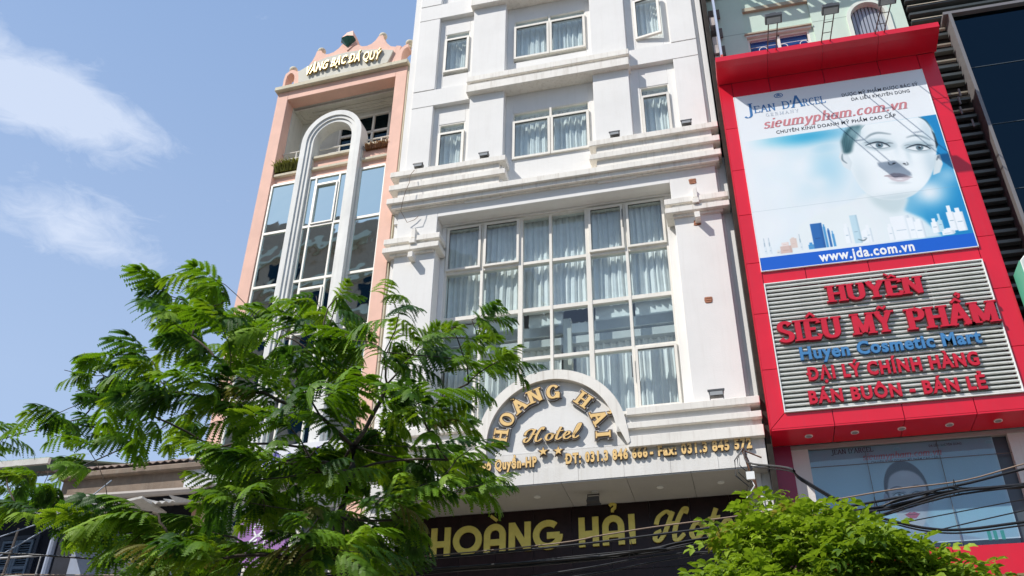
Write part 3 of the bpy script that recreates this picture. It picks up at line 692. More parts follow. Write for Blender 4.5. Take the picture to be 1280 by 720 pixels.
def sill(xa, xb, inn_l, inn_r):
    for zt, zl in ((8.50, 8.37), (8.24, 8.13), (8.00, 7.81)):
        d = -YF + .10
        a = MB(); a.box(tu(xa, -d), tu(xb, -d), -d, 0.35, fz(zl, d), fz(zt, d)); a.build('sill_board', TRIM, hotel, bevel=0.007)
    a = MB(); a.box(tu(xa, YF), tu(xb, YF) - inn_r, YF - .03, 0.2, fz(7.9, .24), fz(8.45, .24)); a.build('sill_backing', WHITE2, hotel)
sill(-1.97, 0.16, 0, .16); sill(-6.50, -4.42, .16, 0)
# canopy soffit, dark granite sign wall below, ground storey
YS = 0.93
xs = [-6.40, -5.3, -4.05, -2.72, -1.42, 0.12]
sj = [-6.42, -5.40, -4.25, -3.05, -2.02, -1.02, -0.12, 0.13]
for i in range(len(sj) - 1):
    MB().box(sj[i] + .004, sj[i + 1] - .004, YF + .012, YS - .005, zlo - .02, zlo).build('soffit_panel', SOFF, hotel)
MB().box(x0 + .02, x1 - .02, YF + .002, 0.62, zlo + .0, zlo + .016).build('soffit_backing', GROOVE, hotel)
a = MB()
for x in (-4.6, -3.55, -2.6, -1.55, -.6):
    a = MB(); a.tube([(x, .35, zlo - .022), (x, .35, zlo - .034)], .055, 14); a.build('downlight', PELM, hotel)
tj = [-5.93, -5.03, -4.385, -3.74, -3.095, -2.45, -1.805, -1.16, -0.515, 0.14]
for row, (z0, z1) in enumerate(((6.15, 7.24), (5.02, 6.14), (3.9, 5.01))):
    for i in range(len(tj) - 1):
        MB().box(tj[i] + .0025, tj[i + 1] - .0025, YS, YS + .03, z0, z1).build('granite_tile', GRANITE, hotel)
a = MB(); a.box(-6.0, .15, YS + .031, YS + .2, 3.4, 7.28); a.box(-6.40, -5.93, 0.0, YS + .2, .14, zlo - .022); a.box(-.01, .13, YS, YS + .2, .14, 7.24)
a.box(-5.93, -4.6, YS + .1, YS + .2, .14, 3.9); a.build('ground_wall', WHITE2, hotel)
sh = MB(); 
for i in range(26): sh.profx([(YS + .1, .2 + i * .14), (YS + .07, .27 + i * .14), (YS + .1, .33 + i * .14), (YS + .12, .27 + i * .14)], -4.6, -0.02)
sh.build('shutter_door', STEEL, hotel)

# ---- lettering on the arch, its stars and the phone numbers
LS = thing('arch_lettering', 'gold outlined serif letters curving round the white arch, with script word and two stars', 'sign', HL, R(-0.9))
def arch_letters(text, a0, a1, rad, h, skip=()):
    tot = 0; adv = [sfont(c)[1] for c in text]; tot = sum(adv); ang = a0
    for c, ad in zip(text, adv):
        mid = ang + (a1 - a0) * (ad / 2) / tot; ang += (a1 - a0) * ad / tot
        t = R(mid); ux, uz = math.sin(t), -math.cos(t)      # reading direction clockwise
        vx, vz = math.cos(t), math.sin(t)
        def mp(u, v, ad=ad): s_ = h * 1.02; q = (u - ad / 2) * s_; r = rad + v * h * .98; return (CX + vx * r + ux * q, CZ - .0 + vz * r + uz * q)
        mb = MB(); y = YF - .052
        piece_add(mb, sfont(c, .23, .12, .11, .085, grow=.26)[0], mp, YF - .02, y, 2, 1)
        piece_add(mb, sfont(c, .23, .12, .11, .085, grow=.16)[0], mp, y, y - .012, 1, 1)
        piece_add(mb, sfont(c, .23, .12, .11, .085)[0], mp, y - .012, y - .022, 0, 0)
        mb.build('letter', [GOLD, GOLDB, GOLDW], LS)
arch_letters('HOÀNG', 181, 77, .735, .245)
arch_letters('HẢI', 64, -7, .735, .245)
sx0, sx1 = CX - .46, CX + .46
adv = {'H': 1.30, 'o': .62, 't': .50, 'e': .58, 'l': .48}
px = 0; tot = sum(adv[c] for c in 'Hotel')
for c in 'Hotel':
    hh = .235; s_ = (sx1 - sx0) / tot
    def mp(u, v, px=px): return (sx0 + (px + u) * s_ + .18 * v * hh, CZ - .02 + v * hh)
    mb = MB(); y = YF - .055
    piece_add(mb, scfont(c, .17)[0], mp, YF - .02, y, 2, 1); piece_add(mb, scfont(c, .10)[0], mp, y, y - .012, 1, 1); piece_add(mb, scfont(c)[0], mp, y - .012, y - .022, 0, 0)
    mb.build('letter', [GOLD, GOLDB, GOLDW], LS); px += adv[c]
for (x, z) in (fa(-3.35, 7.835), fa(-3.10, 7.825)):
    mb = MB()
    for r, ya, yb_, m_ in ((.105, YF - .06, YF - .02, 1), (.072, YF - .075, YF - .06, 0)):
        mb.prism([(x + r * (1 if i % 2 == 0 else .42) * math.sin(math.pi * i / 5), z + r * (1 if i % 2 == 0 else .42) * math.cos(math.pi * i / 5)) for i in range(10)], ya, yb_, m_)
    mb.build('star', [GOLD, GOLDB], LS)
PH = thing('address_lettering', 'line of gold address and phone number characters along the white canopy fascia', 'sign', HL, R(-0.9))
def bf(off): return lambda c: bfont(c, off)
FL = [(bf(.07), GOLDB, GOLDB, YF - .04), (bf(.045), GOLD, GOLD, YF - .048)]
for (t, a, b) in (('ĐT: 031.3 846 666', -2.99, -1.66), ('- Fax: 031.3 845 572', -1.63, -0.05), ('Q. Ngô Quyền-HP', -4.72, -3.46)):
    zz = 7.605
    letters(t, None, tu(a, YF), tu(b, YF), tz(zz, YF), .158, PH, YF - .018, YF - .05, FL, gap=.05, name='letter')
# big brass letters and script on the granite
BS = thing('brass_letter_sign', 'large brass capitals and script word on the dark granite under the canopy', 'sign', HL, R(-0.9))
yb = YS
LL = [(dfont, BRASS, BRASS, YS - .045)]
zb_ = 6.54
letters('HOÀNG', None, -5.56, -3.24, zb_, .49, BS, yb - .012, 0, LL)
letters('HẢI', None, -3.01, -2.0, zb_, .49, BS, yb - .012, 0, LL)
px = 0; sx0, sx1 = -1.76, -0.30; tot = 1.30 + .62 + .5 + .58 + .48
for c in 'Hotel':
    hh = .50; s_ = (sx1 - sx0) / tot
    def mp(u, v, px=px): return (sx0 + (px + u) * s_ + .16 * v * hh, 6.55 + v * hh)
    mb = MB(); piece_add(mb, scfont(c, .045, .14, .06)[0], mp, YS - .012, YS - .045, 0, 0); mb.build('letter', [BRASS], BS); px += adv[c]

# ---- floodlights
def flood(label, loc, rz, parent_rot=0, down=False, big=1.0):
    t = thing('floodlight', label, 'floodlight', loc, rz, 'small black floodlights on the white hotel')
    s = big
    mb = MB(); mb.prism([(-.09 * s, -.04 * s), (.09 * s, -.04 * s), (.11 * s, .05 * s), (-.11 * s, .05 * s)], -.06, .04); mb.box(-.12 * s, .12 * s, -.075, -.055, .03 * s, .065 * s)
    b = mb.build('housing', LAMPB, t, bevel=.004)
    MB().box(-.09 * s, .09 * s, -.072, -.062, -.03 * s, .028 * s).build('lens', LAMPG, t)
    mb = MB(); mb.box(-.10 * s, -.09 * s, -.01, .01, -.10 * s, 0); mb.box(.09 * s, .10 * s, -.01, .01, -.10 * s, 0); mb.box(-.10 * s, .10 * s, -.012, .012, -.11 * s, -.10 * s); mb.build('bracket', LAMPB, t)
    if down: t.rotation_euler = (R(160), 0, rz)
    return t
hm = Matrix.Translation(HL) @ Matrix.Rotation(R(-0.9), 4, 'Z') @ Matrix.Scale(HS, 4)
for o_ in (LS, PH, BS): o_.scale = (HS,) * 3
for (u, y, z, lab) in ((-5.93, -.12, 14.36, 'floodlight on the stepped ledge nearest the pink building'), (-4.53, -.12, 14.37, 'floodlight on the stepped ledge just left of the lower double window'),
                       (-1.86, -.12, 14.37, 'floodlight on the stepped ledge just right of the lower double window'), (-0.46, -.12, 14.37, 'floodlight on the stepped ledge beside the red signboard'),
                       (-0.50, -.16, 8.50, 'larger floodlight on the sill boards below the white pillar with bare brick patches')):
    p = hm @ Vector((u, y, z)); flood(lab, p, R(-0.9), big=.95 if z > 10 else 1.15)
p = hm @ Vector((-2.62, .30, 7.10)); flood('floodlight hanging under the canopy soffit above the brass letters', p, R(-0.9), down=True)
# loose wire on the left of the ledges
wire = MB(); pts = [hm @ Vector(q) for q in ((-5.98, -.22, 14.2), (-6.02, -.32, 14.0), (-6.03, -.31, 13.8), (-6.08, -.33, 13.6), (-6.12, -.32, 13.4), (-6.2, -.2, 13.2), (-6.1, -.06, 13.0), (-5.95, -.04, 13.06), (-5.88, -.04, 13.14))]
wire.tube(pts, .007, 5); tag(wire.build('loose_wire', CABLEB), 'thin brown wire hanging from a floodlight down the white ledges', 'wire')
# ================================================================== PINK BUILDING
KP = 1.05                                   # a little further back than the hotel
PL = (-9.17 * KP, 14.19 * KP, 1.6 - 1.6 * KP)
pink = thing('pink_building', 'narrow pink building with a tall white arch, reflective windows and scalloped parapet', 'building', PL, R(-3.3)); pink.scale = (KP,) * 3
YP = 0.05        # glass set back
w = MB()
w.box(0.0, 0.28, 0, 1.9, 0.14, 17.48); w.box(2.98, 3.25, 0, 1.9, 0.14, 17.48); w.box(0.28, 2.98, 0, 1.9, 17.21, 17.48)
w.box(0.0, 3.25, 1.9, 11, 0.14, 2.5); w.box(0, .25, 1.9, 11, 2.5, 17.48); w.box(3.0, 3.25, 1.9, 11, 2.5, 17.48); w.box(.25, 3.0, 10.8, 11, 2.5, 17.48); w.box(.25, 3.0, 1.9, 10.8, 17.2, 17.45)
w.build('wall', PINK, pink, bevel=.006)
a = MB(); a.box(-.05, 3.28, -0.10, 1.95, 17.485, 17.60); a.build('cornice', BUFF, pink, bevel=.01)
a = MB(); a.box(3.252, 3.285, 0.02, .35, 0.2, 17.48); a.build('edge_strip', BUFF, pink)
# balcony: cream inside walls, coffered ceiling, back wall with windows
a = MB(); a.box(.28, .30, .28, 1.9, 14.6, 17.2); a.box(2.96, 2.98, .28, 1.9, 14.6, 17.2); a.box(.30, 2.96, .30, 1.9, 17.19, 17.208)
a.box(.30, 2.96, .78, .9, 14.6, 15.4); a.box(.30, 1.30, .78, .9, 15.4, 17.19); a.box(2.94, 2.96, .78, .9, 15.4, 17.19); a.box(1.30, 2.94, .78, .9, 17.0, 17.19)
for i in range(3): frame_rect(a, .32 + .12 * i, 2.94 - .12 * i, .45, 1.53, 17.13 + .02 * i, 17.19, .05) if False else None
for i, (m_, h) in enumerate(((.04, .07), (.18, .045), (.32, .02))):
    a.box(.30, .30 + m_ + .06, .32, .77, 17.19 - h, 17.19); a.box(.36, 2.9, .77 - m_ * .6 - .04, .77, 17.188 - h, 17.189); a.box(.36, 2.9, .32, .35 + m_ * .4, 17.187 - h, 17.188)
a.build('balcony_wall', CREAM, pink)
a = MB()
frame_rect(a, 1.30, 2.94, 15.4, 17.0, .77, .82, .05); a.box(1.34, 2.90, .77, .81, 16.42, 16.48)
for x in (1.75, 2.15, 2.55): a.box(x - .025, x + .025, .77, .82, 15.4, 17.0)
f = a.build('window_frame', FRAME, pink); pane(f, 1.34, 2.90, 15.44, 16.96, .83, GLASSD)
a = MB(); a.box(1.3, 2.94, .86, .88, 15.4, 17.0); a.build('window_backing', DARKV, pink)
a = MB(); a.box(.3, 2.96, .40, .77, 15.0, 15.06); a.build('balcony_floor', CREAM, pink)
# parapet bands
a = MB(); a.box(.28, 2.98, YP + .05, YP + .25, 14.62, 15.22); a.build('parapet', PINK, pink)
for (x0, x1, z0, z1, d) in ((1.2, 2.1, 15.20, 15.27, .02), (2.42, 2.98, 15.30, 15.37, .03), (.28, .92, 14.90, 14.97, .03), (1.18, 2.12, 14.89, 14.96, .03), (2.33, 2.98, 14.89, 14.96, .03)):
    MB().box(x0, x1, d, YP + .30, z0, z1).build('parapet_ledge', BUFF, pink, bevel=.006)
MB().box(2.42, 2.98, .12, .34, 15.08, 15.30).build('planter', PINK, pink); MB().box(.28, .9, .10, .34, 14.97, 15.12).build('planter', PINK, pink)
# rails
for x0, x1, zz in ((.30, .92, (15.52, 15.70)), (1.22, 2.1, (15.45, 15.62)), (2.36, 2.98, (15.47, 15.63))):
    a = MB()
    for z in zz: a.tube([(x0, .22, z), (x1, .22, z)], .018, 8)
    a.tube([(x0 + (x1 - x0) * .55, .22, zz[0] - .2), (x0 + (x1 - x0) * .55, .22, zz[1])], .016, 6)
    a.build('railing', FRAME, pink)
# curtain wall: three bays of reflective glass
rz_ = [14.60, 13.29, 11.94, 10.70, 9.42, 8.15]
def pz(z): return tz(z, YP)
for (x0, x1, kind) in ((.30, .92, 's'), (1.20, 2.12, 'c'), (2.38, 2.99, 's')):
    a = MB()
    a.box(x0, x0 + .035, YP - .03, YP + .05, pz(8.15), pz(14.60)); a.box(x1 - .035, x1, YP - .03, YP + .05, pz(8.15), pz(14.60))
    for z in rz_: a.box(x0 + .03, x1 - .03, YP - .028, YP + .05, pz(z) - .028, pz(z) + .028)
    if kind == 'c':
        for j in range(5):
            z1, z0 = pz(rz_[j]), pz(rz_[j + 1])
            a.box(x0 + .16, x0 + .195, YP - .025, YP + .04, z0, z1); a.box(x1 - .21, x1 - .175, YP - .025, YP + .04, z0, z1)
            if j in (0, 2): a.box(x0 + .16, x1 - .175, YP - .026, YP + .04, z1 - .22, z1 - .185); frame_rect(a, x0 + .2, x1 - .215, z0 + .03, z1 - .225, YP - .05, YP, .03)
    a.build('window_frame', FRAME, pink)
    for j in range(5):
        z1, z0 = pz(rz_[j]) - .028, pz(rz_[j + 1]) + .028
        if kind == 's': pn = pane(pink, x0 + .035, x1 - .035, z0, z1, YP, GLASSR)
        else:
            for p, q in ((x0 + .035, x0 + .16), (x0 + .195, x1 - .21), (x1 - .175, x1 - .035)): pane(pink, p, q, z0, z1, YP + .002, GLASSR)
MB().box(.28, 2.98, YP + .10, YP + .2, 8.0, 14.62).build('glass_backing', DARKV, pink)
MB().box(.92, 1.20, .03, YP + .2, 8.0, 15.2).build('wall', CREAM, pink); MB().box(2.12, 2.38, .03, YP + .2, 8.0, 15.2).build('wall', CREAM, pink)
# the tall white arch, three steps
AX, AZ = 1.64, 15.62
def arch_strip(ro, ri, y0, y1, zlow, mm=ARCHW, nm='arch_moulding', flat=1.12):
    o_ = [(AX + ro, zlow)] + [(AX + ro * math.cos(math.pi * i / 28), AZ + ro * flat * math.sin(math.pi * i / 28)) for i in range(29)] + [(AX - ro, zlow)]
    i_ = [(AX + ri, zlow)] + [(AX + ri * math.cos(math.pi * i / 28), AZ + ri * flat * math.sin(math.pi * i / 28)) for i in range(29)] + [(AX - ri, zlow)]
    return MB().ring(o_, i_, y0, y1).build(nm, mm, pink, bevel=.0)
arch_strip(.715, .60, -.09, .26, 8.0); arch_strip(.598, .53, -.06, .25, 8.0); arch_strip(.528, .46, -.03, .24, 8.0)
# parapet screen with scallops, panel, loops and balls
def scallop(xa, za, xb, zb, sag, n=10):
    return [(xa + (xb - xa) * i / n, za + (zb - za) * i / n - sag * math.sin(math.pi * i / n)) for i in range(n)]
prof = [(.34, 18.13), (.46, 18.13), (.58, 18.17), (.68, 18.26), (.75, 18.40), (.80, 18.56), (.82, 18.68), (.93, 18.68), (.97, 18.60), (1.06, 18.51), (1.16, 18.49), (1.28, 18.52), (1.40, 18.61), (1.50, 18.76), (1.56, 18.88), (1.76, 18.88), (1.82, 18.72), (1.90, 18.58), (2.02, 18.49), (2.14, 18.47), (2.26, 18.51), (2.35, 18.60), (2.41, 18.72), (2.52, 18.72), (2.56, 18.58), (2.64, 18.42), (2.76, 18.27), (2.88, 18.22)]
# openings of the two loops are left by building the screen in three pieces
mid = [(.40, 17.60)] + [(max(.40, p[0]), p[1]) for p in prof] + [(2.9, 18.22), (2.9, 17.60)]
a = MB(); a.prism(mid, .02, .26)
def loop(cx, s, ztop):
    o_ = [(cx - s * .0 + s * q[0], q[1]) for q in ([(.22, 17.60), (.22, 17.95)] + [(.22 * math.cos(math.pi * i / 12 * .5), 17.95 + (ztop - 17.95) * math.sin(math.pi * i / 12 * .5)) for i in range(1, 13)])]
    i_ = [(cx + s * q[0], q[1]) for q in ([(.14, 17.60), (.14, 17.88)] + [(.14 * math.cos(math.pi * i / 12 * .5), 17.88 + (ztop - .10 - 17.88) * math.sin(math.pi * i / 12 * .5)) for i in range(1, 13)])]
    return o_, i_
o_, i_ = loop(.20, 1, 18.22); a.ring(o_, i_, .021, .261); a.prism([(.34, 17.60), (.402, 17.60), (.402, 18.13), (.34, 18.13), (.30, 18.14), (.34, 18.0)], .0215, .2605)
a.ring([(.20, 18.22), (.08, 18.12), (.055, 17.95), (.055, 17.60)], [(.20, 18.12), (.13, 18.05), (.115, 17.90), (.115, 17.60)], .0205, .2595)
o_, i_ = loop(3.20, -1, 18.22); a.ring(o_, i_, .021, .261); a.prism([(2.90, 17.60), (2.99, 17.60), (2.99, 18.0), (3.02, 18.21), (2.90, 18.25)], .0215, .2605)
a.build('parapet_screen', PINK, pink)
# raised cream panel with the shop words
pn_ = [(.50, 17.68), (1.0, 17.66), (1.65, 17.66), (2.3, 17.665), (2.74, 17.69), (2.80, 17.86), (2.86, 18.06), (2.5, 18.20), (2.04, 18.31), (1.62, 18.35), (1.16, 18.33), (.8, 18.23), (.44, 18.05), (.48, 17.86)]
MB().prism(pn_, -.03, .021).build('sign_panel', CREAM, pink)
for (x, z) in ((.19, 18.30), (.875, 18.74), (2.465, 18.78), (3.18, 18.32)):
    a = MB(); a.tube([(x, .14, z - .12), (x, .14, z - .04)], .05, 10); a.sphere((x, .14, z + .04), .10, 14, 9, sz=.92); a.build('ball_finial', BUFF, pink, smooth=False)
# faceted gem in the middle
a = MB(); a.prism([(1.50, 18.66), (1.64, 18.44), (1.82, 18.62), (1.82, 18.84), (1.72, 19.10), (1.56, 19.08), (1.48, 18.84)][::-1], .0, .24)
a.add([(1.50, -.10, 18.82), (1.80, -.10, 18.80), (1.58, .0, 19.08), (1.72, .0, 19.10), (1.44, .02, 18.74), (1.86, .02, 18.72)], [(0, 1, 3, 2), (0, 2, 4), (1, 5, 3)]); a.build('gem_ornament', PINK, pink)
a = MB(); a.add([(1.50, -.105, 18.815), (1.65, -.12, 18.83), (1.80, -.105, 18.795), (1.645, -.012, 18.54), (1.46, .0, 18.76), (1.84, .0, 18.72)], [(0, 3, 1), (1, 3, 2), (0, 4, 3), (2, 3, 5)], 0)
a.build('gem_facet', mat('green_glass_gem', (.03, .09, .07), .1, var=.3, vscale=20), pink)
# letters
PS = thing('jewellery_lettering', 'slanted yellow capitals on the cream panel of the pink parapet', 'sign', PL, R(-3.3)); PS.scale = (KP,) * 3
words = 'VÀNG BẠC ĐÁ QUÝ'
lay = layout(words, bf(.03), .68, 2.56, 17.80, .27)
for c, mp0 in lay:
    if c == ' ': continue
    def mp(u, v, mp0=mp0):
        x, z = mp0(u, v); t = (x - .68) / 1.88; return (x + .12 * (z - 17.8), z + .11 * math.sin(math.pi * min(1, max(0, t))) - .0)
    mb = MB(); piece_add(mb, bfont(c, .035)[0], mp, -.05, -.085, 1, 1); piece_add(mb, bfont(c, .02)[0], mp, -.085, -.095, 0, 0); mb.build('letter', [YEL, mat('letter_gold_side', (.35, .24, .08), .5)], PS)
# balcony plants
def tuft(name, label, cat, parent_m, x0, x1, y, z, h, n, m):
    rr = random.Random(len(name) + n); vs = []; fs = []
    for i in range(n):
        x = rr.uniform(x0, x1); yy = y + rr.uniform(-.10, .10); a_ = rr.uniform(0, 6.28); l = h * rr.uniform(.5, 1.1); dx = math.cos(a_) * l * .6; dy = math.sin(a_) * l * .5 - .04; wd = .011
        px_, py_ = -math.sin(a_) * wd, math.cos(a_) * wd; o = len(vs)
        vs += [(x - px_, yy - py_, z), (x + px_, yy + py_, z), (x + dx * .5 - px_, yy + dy * .5 - py_, z + l * .7), (x + dx * .5 + px_, yy + dy * .5 + py_, z + l * .7), (x + dx, yy + dy, z + l * .75)]
        fs += [(o, o + 1, o + 3, o + 2), (o + 2, o + 3, o + 4)]
    mb = MB(); mb.add(vs, fs); t = mb.build(name, m); t.location = PL; t.scale = (KP,) * 3; t.rotation_euler = (0, 0, R(-3.3)); return tag(t, label, cat)
tuft('balcony_plant', 'yellow-green grassy plants spilling from the planter left of the white arch', 'plant', None, .30, .92, .12, 15.02, .30, 900, GRASS)
tuft('balcony_plant', 'dry reddish plants in the planter right of the white arch', 'plant', None, 2.44, 2.97, .12, 15.18, .16, 600, DRYG)
# lower storeys behind the tree
a = MB(); a.box(-.12, 3.2, -.22, .3, 7.72, 8.30); a.build('shop_board', mat('white_board', (.70, .71, .74), .5), pink)
a = MB()
for k in range(9):
    x = .5 + k * .27; h_ = .10 + .04 * ((k * 5) % 3)
    for s_ in ([(x, 7.9), (x + .03, 7.9 + h_ * 1.5), (x + .10, 7.95 + h_)], [(x + .10, 7.95 + h_), (x + .14, 7.92), (x + .19, 7.98)]): piece_add(a, [ribbon(spline(s_), lambda a_, b_, t: .035, 0)], lambda u, v: (u, v), -.22, -.245, 0, 0)
tag(a.build('print_lettering', mat('violet_letter', (.14, .12, .48), .4), pink), kind='stuff')
a = MB(); a.box(.28, 2.98, .20, .3, 3.2, 7.7); a.build('wall', ARCHW, pink)
a = MB()
for i in range(3): frame_rect(a, .45 + i * .8, 1.15 + i * .8, 5.0, 7.3, .15, .2, .05)
a.build('window_frame', FRAME, pink)
for i in range(3): pane(pink, .5 + i * .8, 1.1 + i * .8, 5.05, 7.25, .17, GLASSR)
a = MB(); a.box(.28, 2.98, .19, .3, .14, 3.2); a.build('shopfront', GLASSD, pink)
# purple hanging sign
ps = thing('purple_hexagon_sign', 'purple hexagonal hanging shop sign with white swirls behind the tree', 'sign', (-7.28, 13.35, 6.6), R(-2))
hexp = [(-.02, .66), (.44, .38), (.42, -.42), (.0, -.72), (-.44, -.42), (-.44, .22)]
a = MB(); a.prism(hexp[::-1], 0, .12); a.build('board', mat('purple_board', (.34, .16, .42), .45, var=.08), ps, bevel=.01)
a = MB()
for s_ in ([(-.2, .02), (-.1, .12), (.0, .02), (-.1, -.08), (-.16, .0)], [(-.22, -.18), (-.08, -.08), (.06, -.16), (-.02, -.28), (-.2, -.24), (-.08, -.14)], [(.1, .1), (.2, .3), (.28, .1), (.2, -.1)]):
    for vs, fs, bd, l in [ribbon(spline(s_), lambda a_, b_, t: .03, 0)]: a.add([(x, -.004, z) for x, z in vs], fs)
a.build('print', WHITEP, ps)
MB().tube([(0, .06, .66), (0, .06, 1.15), (0, .9, 1.15)], .02, 6).build('bracket', STEEL, ps)
# ================================================================== PRINTED PICTURES (flat print, painted as pixels)
def blur(a, r):
    r = int(r)
    if r < 1: return a
    for _ in range(2):
        for ax in (0, 1):
            pad = [(0, 0)] * a.ndim; pad[ax] = (r + 1, r); c = np.cumsum(np.pad(a, pad, mode='edge'), axis=ax)
            n = a.shape[ax]
            a = (np.take(c, range(2 * r + 1, 2 * r + 1 + n), axis=ax) - np.take(c, range(0, n), axis=ax)) / (2 * r + 1)
    return a
class Paint:
    def __init__(s, wu, hu, res):
        s.W, s.H, s.res = int(wu * res), int(hu * res), res
        s.U, s.V = np.meshgrid((np.arange(s.W) + .5) / res, (np.arange(s.H) + .5) / res)
        s.img = np.ones((s.H, s.W, 3)) * .93
    def poly(s, pts, soft=0):
        m = np.zeros(s.U.shape, bool); n = len(pts)
        for i in range(n):
            (x0, y0), (x1, y1) = pts[i], pts[(i + 1) % n]
            if y0 == y1: continue
            c = ((s.V < y0) != (s.V < y1)) & (s.U < (x1 - x0) * (s.V - y0) / (y1 - y0) + x0); m ^= c
        return blur(m.astype(float), soft * s.res)
    def ell(s, cx, cy, rx, ry, rot=0, soft=0):
        c, q = math.cos(R(rot)), math.sin(R(rot)); a = (s.U - cx) * c + (s.V - cy) * q; b = -(s.U - cx) * q + (s.V - cy) * c
        d = np.sqrt((a / rx) ** 2 + (b / ry) ** 2); w_ = max(soft / min(rx, ry), 1.2 / s.res / min(rx, ry))
        return np.clip((1 - d) / w_ + .5, 0, 1)
    def glow(s, cx, cy, r, ry=None): return np.exp(-(((s.U - cx) / r) ** 2 + ((s.V - cy) / (ry or r)) ** 2))
    def line(s, pts, w, soft=0.0):
        p = spline(pts, 8); m = np.zeros(s.U.shape); k = len(p)
        for i in range(k - 1):
            (x0, y0), (x1, y1) = p[i], p[i + 1]; dx, dy = x1 - x0, y1 - y0; l = dx * dx + dy * dy + 1e-9
            t = np.clip(((s.U - x0) * dx + (s.V - y0) * dy) / l, 0, 1); d = np.hypot(s.U - x0 - t * dx, s.V - y0 - t * dy)
            ww = w * (0.35 + 0.65 * math.sin(math.pi * (i + .5) / (k - 1))); m = np.maximum(m, np.clip((ww - d) * s.res / max(1, soft * s.res) + .5, 0, 1))
        return m
    def put(s, m, col, a=1.0):
        m = (m * a)[..., None]; s.img = s.img * (1 - m) + np.array(col) * m
    def image(s, name):
        im = bpy.data.images.new(name, s.W, s.H, alpha=False); px = np.ones((s.H, s.W, 4), np.float32); px[..., :3] = np.clip(s.img, 0, 1)
        im.pixels.foreach_set(px.ravel()); im.update(); im.pack(); return im
def eye(P_, cx, cy, w, rot, dark=(.12, .16, .20)):
    c, q = math.cos(R(rot)), math.sin(R(rot))
    def t(a, b): return (cx + (a * c - b * q) * w, cy + (a * q + b * c) * w)
    P_.put(P_.ell(cx + .06 * w, cy + .06 * w, .66 * w, .34 * w, rot, .25 * w), (.50, .60, .64), .55)
    wm = P_.poly(spline([t(-.5, -.03), t(-.25, .13), t(.05, .19), t(.33, .11), t(.5, -.05), t(.2, -.13), t(-.2, -.14), t(-.5, -.03)], 5)[:-1], .006); P_.put(wm, (.90, .93, .94))
    x, y = t(.07, .04); P_.put(P_.ell(x, y, .165 * w, .17 * w, 0, .02) * wm, (.30, .40, .45)); P_.put(P_.ell(x, y, .11 * w, .11 * w, 0, .02) * wm, (.48, .57, .61)); P_.put(P_.ell(x, y, .07 * w, .07 * w, 0, .01) * wm, (.05, .07, .09)); P_.put(P_.line([t(-.45, .05), t(-.1, .17), t(.2, .18), t(.5, .02)], .05 * w, .03) * wm, (.35, .42, .46), .6); P_.put(P_.ell(x + .05 * w, y + .06 * w, .03 * w, .03 * w), (.95, .97, 1))
    P_.put(P_.line([t(-.56, -.02), t(-.25, .17), t(.05, .24), t(.38, .13), t(.56, -.02)], .042 * w), dark)
    P_.put(P_.line([t(-.45, -.08), t(-.1, -.17), t(.3, -.13), t(.52, -.04)], .016 * w), dark, .45)
    P_.put(P_.line([t(.3, .16), t(.5, .22), t(.68, .2)], .03 * w, .02), dark, .5); P_.put(P_.line([t(-.3, .18), t(-.5, .2), t(-.64, .14)], .02 * w), dark, .4)
